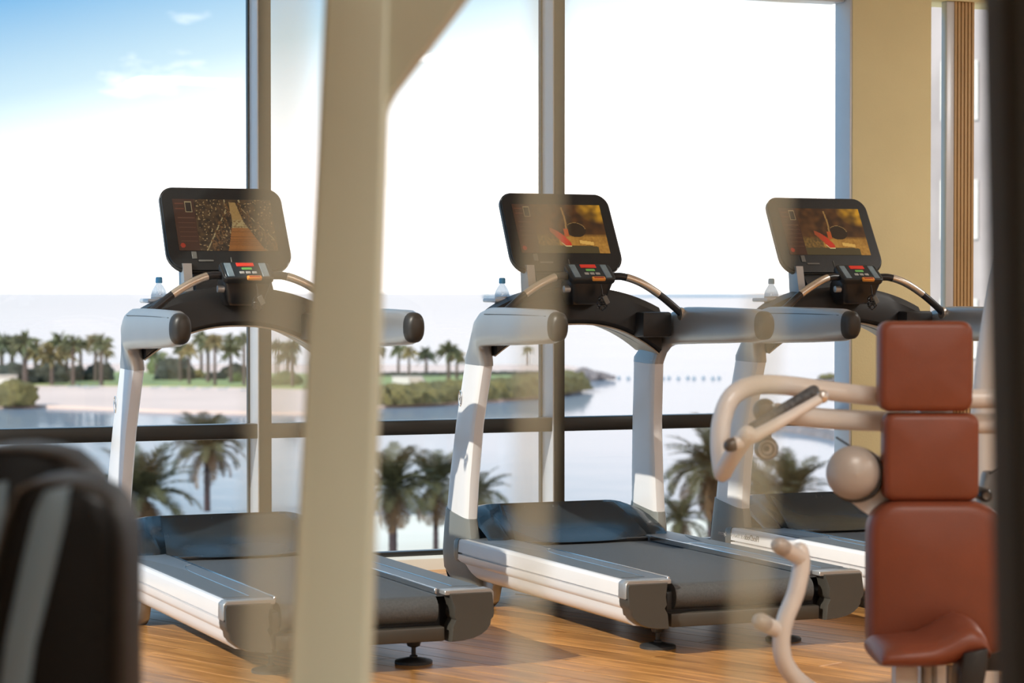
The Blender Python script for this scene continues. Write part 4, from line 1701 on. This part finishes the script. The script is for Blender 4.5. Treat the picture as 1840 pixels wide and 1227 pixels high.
far_list = [(3, 618, 688, 1.25, 0), (22, 622, 688, 1.2, 1), (45, 616, 688, 1.25, 0), (64, 632, 688, 1.1, 4), (84, 634, 688, 1.1, 4), (107, 616, 687, 1.25, 2), (93, 640, 687, 1.0, 4), (120, 632, 687, 1.05, 5),
            (131, 619, 687, 0.95, 1), (145, 622, 687, 1.0, 3), (172, 614, 687, 0.95, 5), (182, 617, 687, 1.0, 0), (191, 628, 686, 0.9, 4),
            (281, 640, 688, 0.95, 2), (324, 626, 686, 0.85, 0), (340, 630, 686, 0.8, 4), (362, 609, 688, 0.95, 1), (374, 616, 688, 1.05, 2), (386, 613, 688, 0.85, 5), (414, 612, 688, 0.85, 0), (415, 632, 689, 1.0, 3), (439, 612, 688, 0.85, 1),
            (498, 622, 690, 0.8, 0), (515, 640, 691, 0.9, 2), (524, 622, 690, 0.85, 3),
            (676, 628, 676, 0.9, 1), (716, 628, 677, 0.85, 0), (735, 634, 676, 0.75, 4), (766, 637, 680, 0.95, 2), (806, 630, 684, 1.05, 0), (821, 640, 680, 0.8, 5), (949, 629, 660, 0.6, 3)]
ordn = ['first', 'second', 'third', 'fourth', 'fifth', 'sixth', 'seventh', 'eighth', 'ninth', 'tenth', 'eleventh', 'twelfth', 'thirteenth']
zones = [('on the shore left of the left treadmill', lambda x: x < 230), ('on the shore under the left treadmill dashboard', lambda x: 230 <= x < 470), ('between the left mullion and the beige post', lambda x: 470 <= x < 600), ('on the spit right of the beige post', lambda x: x >= 600)]
for zn, cond in zones:
    sel = sorted([q for q in far_list if cond(q[0])])
    for i, (px, cy, by, sc, ci) in enumerate(sel):
        g = at_z(px, by + (-9, -2, 4)[i % 3] * (0.5 if px > 600 else 1), SEA + 0.75)
        dist = g.dot(FWD)
        topz = at_d(px, cy, dist).z
        r = empty('palm_tree', (g.x, g.y, SEA + 0.7))
        lab = f'{ordn[i]} distant palm from the left {zn}'
        if px == 949:
            lab = 'lone small distant palm on the sand spit beside the mullion'
        tag(r, lab, 'palm tree', 'palms on the far shore')
        t = bpy.data.objects.new('trunk', tr_me)
        t.scale = (0.42 * sc, 0.42 * sc, topz - SEA - 0.7)
        t.parent = r
        COL.objects.link(t)
        c = bpy.data.objects.new('crown', CR[ci])
        c['kind'] = 'stuff'
        c.location = (0, 0, topz - SEA - 0.7)
        c.rotation_euler = (0, 0, px)
        c.scale = (sc, sc, sc)
        c.parent = r
        COL.objects.link(c)


# ---- bushes on the far shore: (left px, right px, top py, bottom py, material)
def bush(name, x0, x1, ty, by, m, label, seed, depth=0.5, grp='bushes on the far shore', amp=0.2):
    g = at_z((x0 + x1) / 2, by, SEA + 0.7)
    d = g.dot(FWD)
    w = (x1 - x0) / 2 * d / FPX
    h = (by - ty) * d / FPX
    b = bmesh.new()
    blob(b, (0, 0, h * 0.24), w, max(w * depth, h * 0.6), h * 0.74, seed, amp, 4, 2.2)
    o = obj(name, b, m, loc=(g.x, g.y, SEA + 0.7), smooth=60)
    tag(o, label, 'bush', grp)
    return o


for i, (x0, x1, ty, by, m, lab) in enumerate((
        (-20, 68, 682, 726, bush_olive, 'broad olive bush at the water edge beside the white hut, left end of the beach'),
        (280, 348, 642, 682, bush_dark, 'large dark rounded bush on the lawn under the left handrail'),
        (266, 300, 636, 672, bush_green, 'green tree bush left of the large dark rounded bush'),
        (346, 369, 664, 680, bush_olive, 'small yellow green bush right of the large dark rounded bush'),
        (366, 408, 668, 682, bush_dark, 'low dark bush under the palms left of the mullion'),
        (398, 452, 654, 678, bush_dark, 'dark hedge bush just left of the mullion'),
        (412, 442, 670, 686, bush_green, 'small green bush in front of the dark hedge bush by the mullion'),
        (486, 540, 668, 692, bush_green, 'green bush between the mullion and the beige post'),
        (120, 160, 656, 684, bush_dark, 'dark bush under the palms left of the treadmill upright'),
        (152, 205, 650, 684, bush_dark, 'dark bush nearest the left treadmill upright'),
        (-20, 60, 652, 690, bush_dark, 'dark thicket at the far left edge under the palms'),
        (56, 122, 650, 688, bush_dark, 'dark thicket between the left edge and the palm gap'))):
    bush('bush', x0, x1, ty, by, m, lab, i + 1)


def hedge(name, pxs, hpx, wpx, m, label, seed, cat='hedge'):
    """lumpy hedge along a ground line given by pixels of its foot"""
    pts = [at_z(x, y, SEA + 0.5) for x, y in pxs]
    path = catmull(pts, 26)
    b = bmesh.new()
    rings = []
    for i, p in enumerate(path):
        d = (path[min(i + 1, len(path) - 1)] - path[max(i - 1, 0)]).normalized()
        s = Vector((-d.y, d.x, 0))
        dist = p.dot(FWD)
        h = hpx * dist / FPX
        w = wpx
        ring = []
        for k in range(14):
            a = math.pi * k / 13
            nse = 1 + 0.28 * mnoise.noise(Vector((i * 0.6, k * 0.5, seed))) + 0.26 * mnoise.noise(Vector((i * 1.7, k * 1.3, seed + 9)))
            end = min(1, (min(i, len(path) - 1 - i) + 0.5) / 4) ** 0.5
            ring.append(p + s * (math.cos(a) * w * nse * end) + Vector((0, 0, max(0, math.sin(a)) ** 0.7 * h * nse * end)))
        rings.append(ring)
    loft(b, rings)
    o = obj(name, b, m, smooth=70)
    o['kind'] = 'stuff'
    o['label'] = label
    o['category'] = cat
    return o


hedge('hedge', [(650, 725), (720, 724), (800, 718), (880, 714), (960, 707), (1024, 697)], 31, 5.0, bush_olive, 'long olive hedge along the water edge of the spit', 2)
hedge('hedge', [(655, 678), (760, 678), (880, 676), (960, 676), (1030, 674)], 9, 2.0, bush_dark, 'low dark hedge line behind the green bank of the spit', 5)

# rocks under the hedge and at the tip of the spit
nth = ['1st', '2nd', '3rd'] + [f'{k}th' for k in range(4, 30)]
rk = [(1042, 683, 1.3), (1054, 681, 1.5), (1066, 680, 1.4), (1078, 679, 1.1), (1088, 680, 0.9), (1098, 681, 0.7), (1034, 690, 1.2), (1030, 697, 1.0), (1060, 676, 1.2), (1046, 674, 1.3)]
for i, (px, py, r0) in enumerate(rk):
    g = at_z(px, py, SEA + 0.3)
    b = bmesh.new()
    blob(b, (0, 0, 0.2), r0 * 1.5, r0 * 1.2, r0, 20 + i, 0.3, 2, 1.3)
    o = obj('boulder', b, rock_m, loc=g, smooth=25)
    tag(o, f'grey boulder at the tip of the sand spit, {ordn[sorted(q[0] for q in rk).index(px)]} from the left', 'rock', 'boulders at the tip of the spit')
for i in range(22):
    px = 668 + i * 15.5
    py = 727 - 0.056 * (px - 668) - (0 if px < 960 else (px - 960) * 0.09)
    g = at_z(px, py, SEA + 0.3)
    b = bmesh.new()
    blob(b, (0, 0, 0.1), 1.1 + 0.3 * math.sin(i * 2.3), 0.9, 0.8 + 0.25 * math.cos(i * 1.7), 50 + i, 0.3, 2, 1.3)
    o = obj('boulder', b, rock_m, loc=g, smooth=25)
    tag(o, f'dark boulder at the foot of the olive hedge, {nth[i]} from the beige post', 'rock', 'boulders along the hedge foot')

# huts
def hut(label, x0, x1, ty, by, wedge):
    g = at_z((x0 + x1) / 2, by, SEA + 0.6)
    d = g.dot(FWD)
    w = (x1 - x0) / 2 * d / FPX
    h = (by - ty) * d / FPX
    r = empty('beach_hut', (g.x, g.y, SEA + 0.6), -YAW)
    tag(r, label, 'hut')
    b = bmesh.new()
    if wedge:
        box(b, -w, -0.1 * w, 0, w * 1.4, 0, h * 0.93, 0.05)
    else:
        box(b, -w, w, 0, w * 1.2, 0, h * 0.9, 0.05)
    obj('wall', b, hut_white, r, smooth=0)
    b = bmesh.new()
    if wedge:
        prism(b, [(-w * 1.05, h * 0.93), (-w * 1.05, h), (w * 0.55, h), (w, 0), (-0.1 * w, 0), (-0.1 * w, h * 0.93)], 0.1, w * 1.45, 'XZ')
    else:
        box(b, -w * 1.06, w * 1.06, -0.3, w * 1.25, h * 0.9, h, 0.03)
    obj('roof', b, hut_roof, r, smooth=0)


hut('white flat roofed hut at the left edge of the far beach', -18, 26, 674, 702, False)
hut('white pavilion with a sloping roof behind the olive hedge', 705, 772, 677, 700, True)

# sunbeds on the far beach
sb = [(128, 698), (146, 698), (158, 699), (170, 698), (278, 700), (312, 700), (342, 701), (370, 701), (400, 702), (440, 704)]
for i, (px, py) in enumerate(sb):
    g = at_z(px, py, SEA + 0.5)
    r = empty('sunbed', (g.x, g.y, SEA + 0.5), -YAW + 0.2)
    tag(r, f'tiny dark sunbed on the far beach, {ordn[i]} from the left of the row', 'sunbed', 'sunbeds on the far beach')
    b = bmesh.new()
    box(b, -0.8, 0.6, -0.35, 0.35, 0.3, 0.42, 0.03)
    obj('bed', b, far_blue, r)
    b = bmesh.new()
    prism(b, [(0.55, 0.3), (0.6, 0.42), (1.1, 0.75), (1.12, 0.62)], -0.35, 0.35, 'XZ')
    obj('backrest', b, far_blue, r, smooth=0)
    b = bmesh.new()
    for x in (-0.7, 0.5):
        for y in (-0.3, 0.3):
            box(b, x, x + 0.07, y - 0.03, y + 0.03, 0, 0.31)
    obj('legs', b, hut_white, r, smooth=0)

# buoys, islet, breakwaters, ship
for i in range(13):
    px = 1112 + i * 15 + (i % 3) * 2
    g = at_z(px, 680 + (i % 2) * 0.8, SEA)
    b = bmesh.new()
    lathe(b, [(0, -0.3), (0.35, -0.15), (0.42, 0.1), (0.3, 0.35), (0.1, 0.45), (0.1, 0.6), (0, 0.62)], (0, 0, 0), 'Z', 10)
    o = obj('buoy', b, far_blue, loc=(g.x, g.y, SEA))
    tag(o, f'small buoy off the spit, {ordn[i]} from the left of the floating line', 'buoy', 'buoys in the floating line')
isl = at_z(1490, 689, SEA)
r = empty('rock_islet', (isl.x, isl.y, SEA))
tag(r, 'small rock islet with an olive top seen beside the pillar jamb', 'islet')
b = bmesh.new()
blob(b, (0, 0, 0.3), 2.6, 2.0, 1.4, 71, 0.25, 3)
obj('rock', b, rock_m, r, smooth=30)
b = bmesh.new()
blob(b, (0, 0, 1.2), 2.2, 1.7, 0.8, 72, 0.25, 3)
obj('scrub', b, bush_olive, r, smooth=60)


def mound(name, pxs, h, w, m, label, seed):
    pts = [at_z(x, y, SEA) for x, y in pxs]
    path = catmull(pts, 12)
    b = bmesh.new()
    rings = []
    for i, p in enumerate(path):
        d = (path[min(i + 1, len(path) - 1)] - path[max(i - 1, 0)]).normalized()
        s = Vector((-d.y, d.x, 0))
        ring = []
        for k in range(10):
            a = math.pi * k / 9
            f = 1 + 0.3 * mnoise.noise(Vector((i * 0.9, k * 0.9, seed)))
            ring.append(p + s * math.cos(a) * w * f + Vector((0, 0, math.sin(a) * h * f)))
        rings.append(ring)
    loft(b, rings)
    o = obj(name, b, m, smooth=25)
    tag(o, label, 'breakwater')
    return o


mound('breakwater', [(1395, 773), (1440, 777), (1480, 783), (1520, 791)], 0.9, 1.6, rock_m, 'dark stone breakwater crossing the water beneath the machine arm', 3)
p0, p1 = at_d(1110, 527, 9000), at_d(1375, 527, 9000)
b = bmesh.new()
dv = (p1 - p0)
q = [Vector((0, 0, 0)), dv]
loft(b, [[o_ + Vector((0, y, z)) for y, z in ((-20, -3), (-12, 9 * f), (12, 9 * f), (20, -3))] for o_, f in ((Vector((0, 0, 0)), 0.5), (dv * 0.3, 0.9), (dv * 0.7, 1.0), (dv, 0.6))])
o = obj('breakwater', b, far_blue, loc=(p0.x, p0.y, SEA), smooth=0)
tag(o, 'long thin blue breakwater on the horizon right of the middle screen', 'breakwater')
p0, p1 = at_d(866, 524, 7500), at_d(925, 524, 7500)
r = empty('cargo_ship', (p0.x, p0.y, SEA))
tag(r, 'hazy cargo ship on the horizon beside the middle screen', 'ship')
L = (p1 - p0).length
ang = math.atan2((p1 - p0).y, (p1 - p0).x)
r.rotation_euler = (0, 0, ang)
b = bmesh.new()
loft(b, [[Vector((x, -9, -2)), Vector((x, 9, -2)), Vector((x2, 10, 9)), Vector((x2, -10, 9))] for x, x2 in ((4, 0), (L - 6, L))])
obj('hull', b, far_blue, r, smooth=0)
b = bmesh.new()
box(b, L * 0.08, L * 0.2, -8, 8, 9, 17)
obj('bridge', b, hut_white, r, smooth=0)

# pale building outside the window right of the pillar
bl = empty('pale_building', tuple(at_d(1630, 525, 70).xy) + (SEA + 0.5,), -R(50))
tag(bl, 'pale pinkish building seen through the window right of the pillar', 'building')
b = bmesh.new()
box(b, 0, 14, 0, 8, 0, 34)
obj('facade', b, facade_m, bl, smooth=0)
for ix in range(5):
    for iz in range(8):
        x0 = 1.0 + ix * 2.5
        b = bmesh.new()
        box(b, x0, x0 + 1.1, -0.08, 0.1, 2 + iz * 3.4, 3.7 + iz * 3.4)
        wf = obj('window_frame', b, hut_white, bl, smooth=0)
        b = bmesh.new()
        box(b, x0 + 0.12, x0 + 0.98, -0.10, 0.0, 2.12 + iz * 3.4, 3.58 + iz * 3.4)
        obj('glazing', b, far_blue, wf, smooth=0)
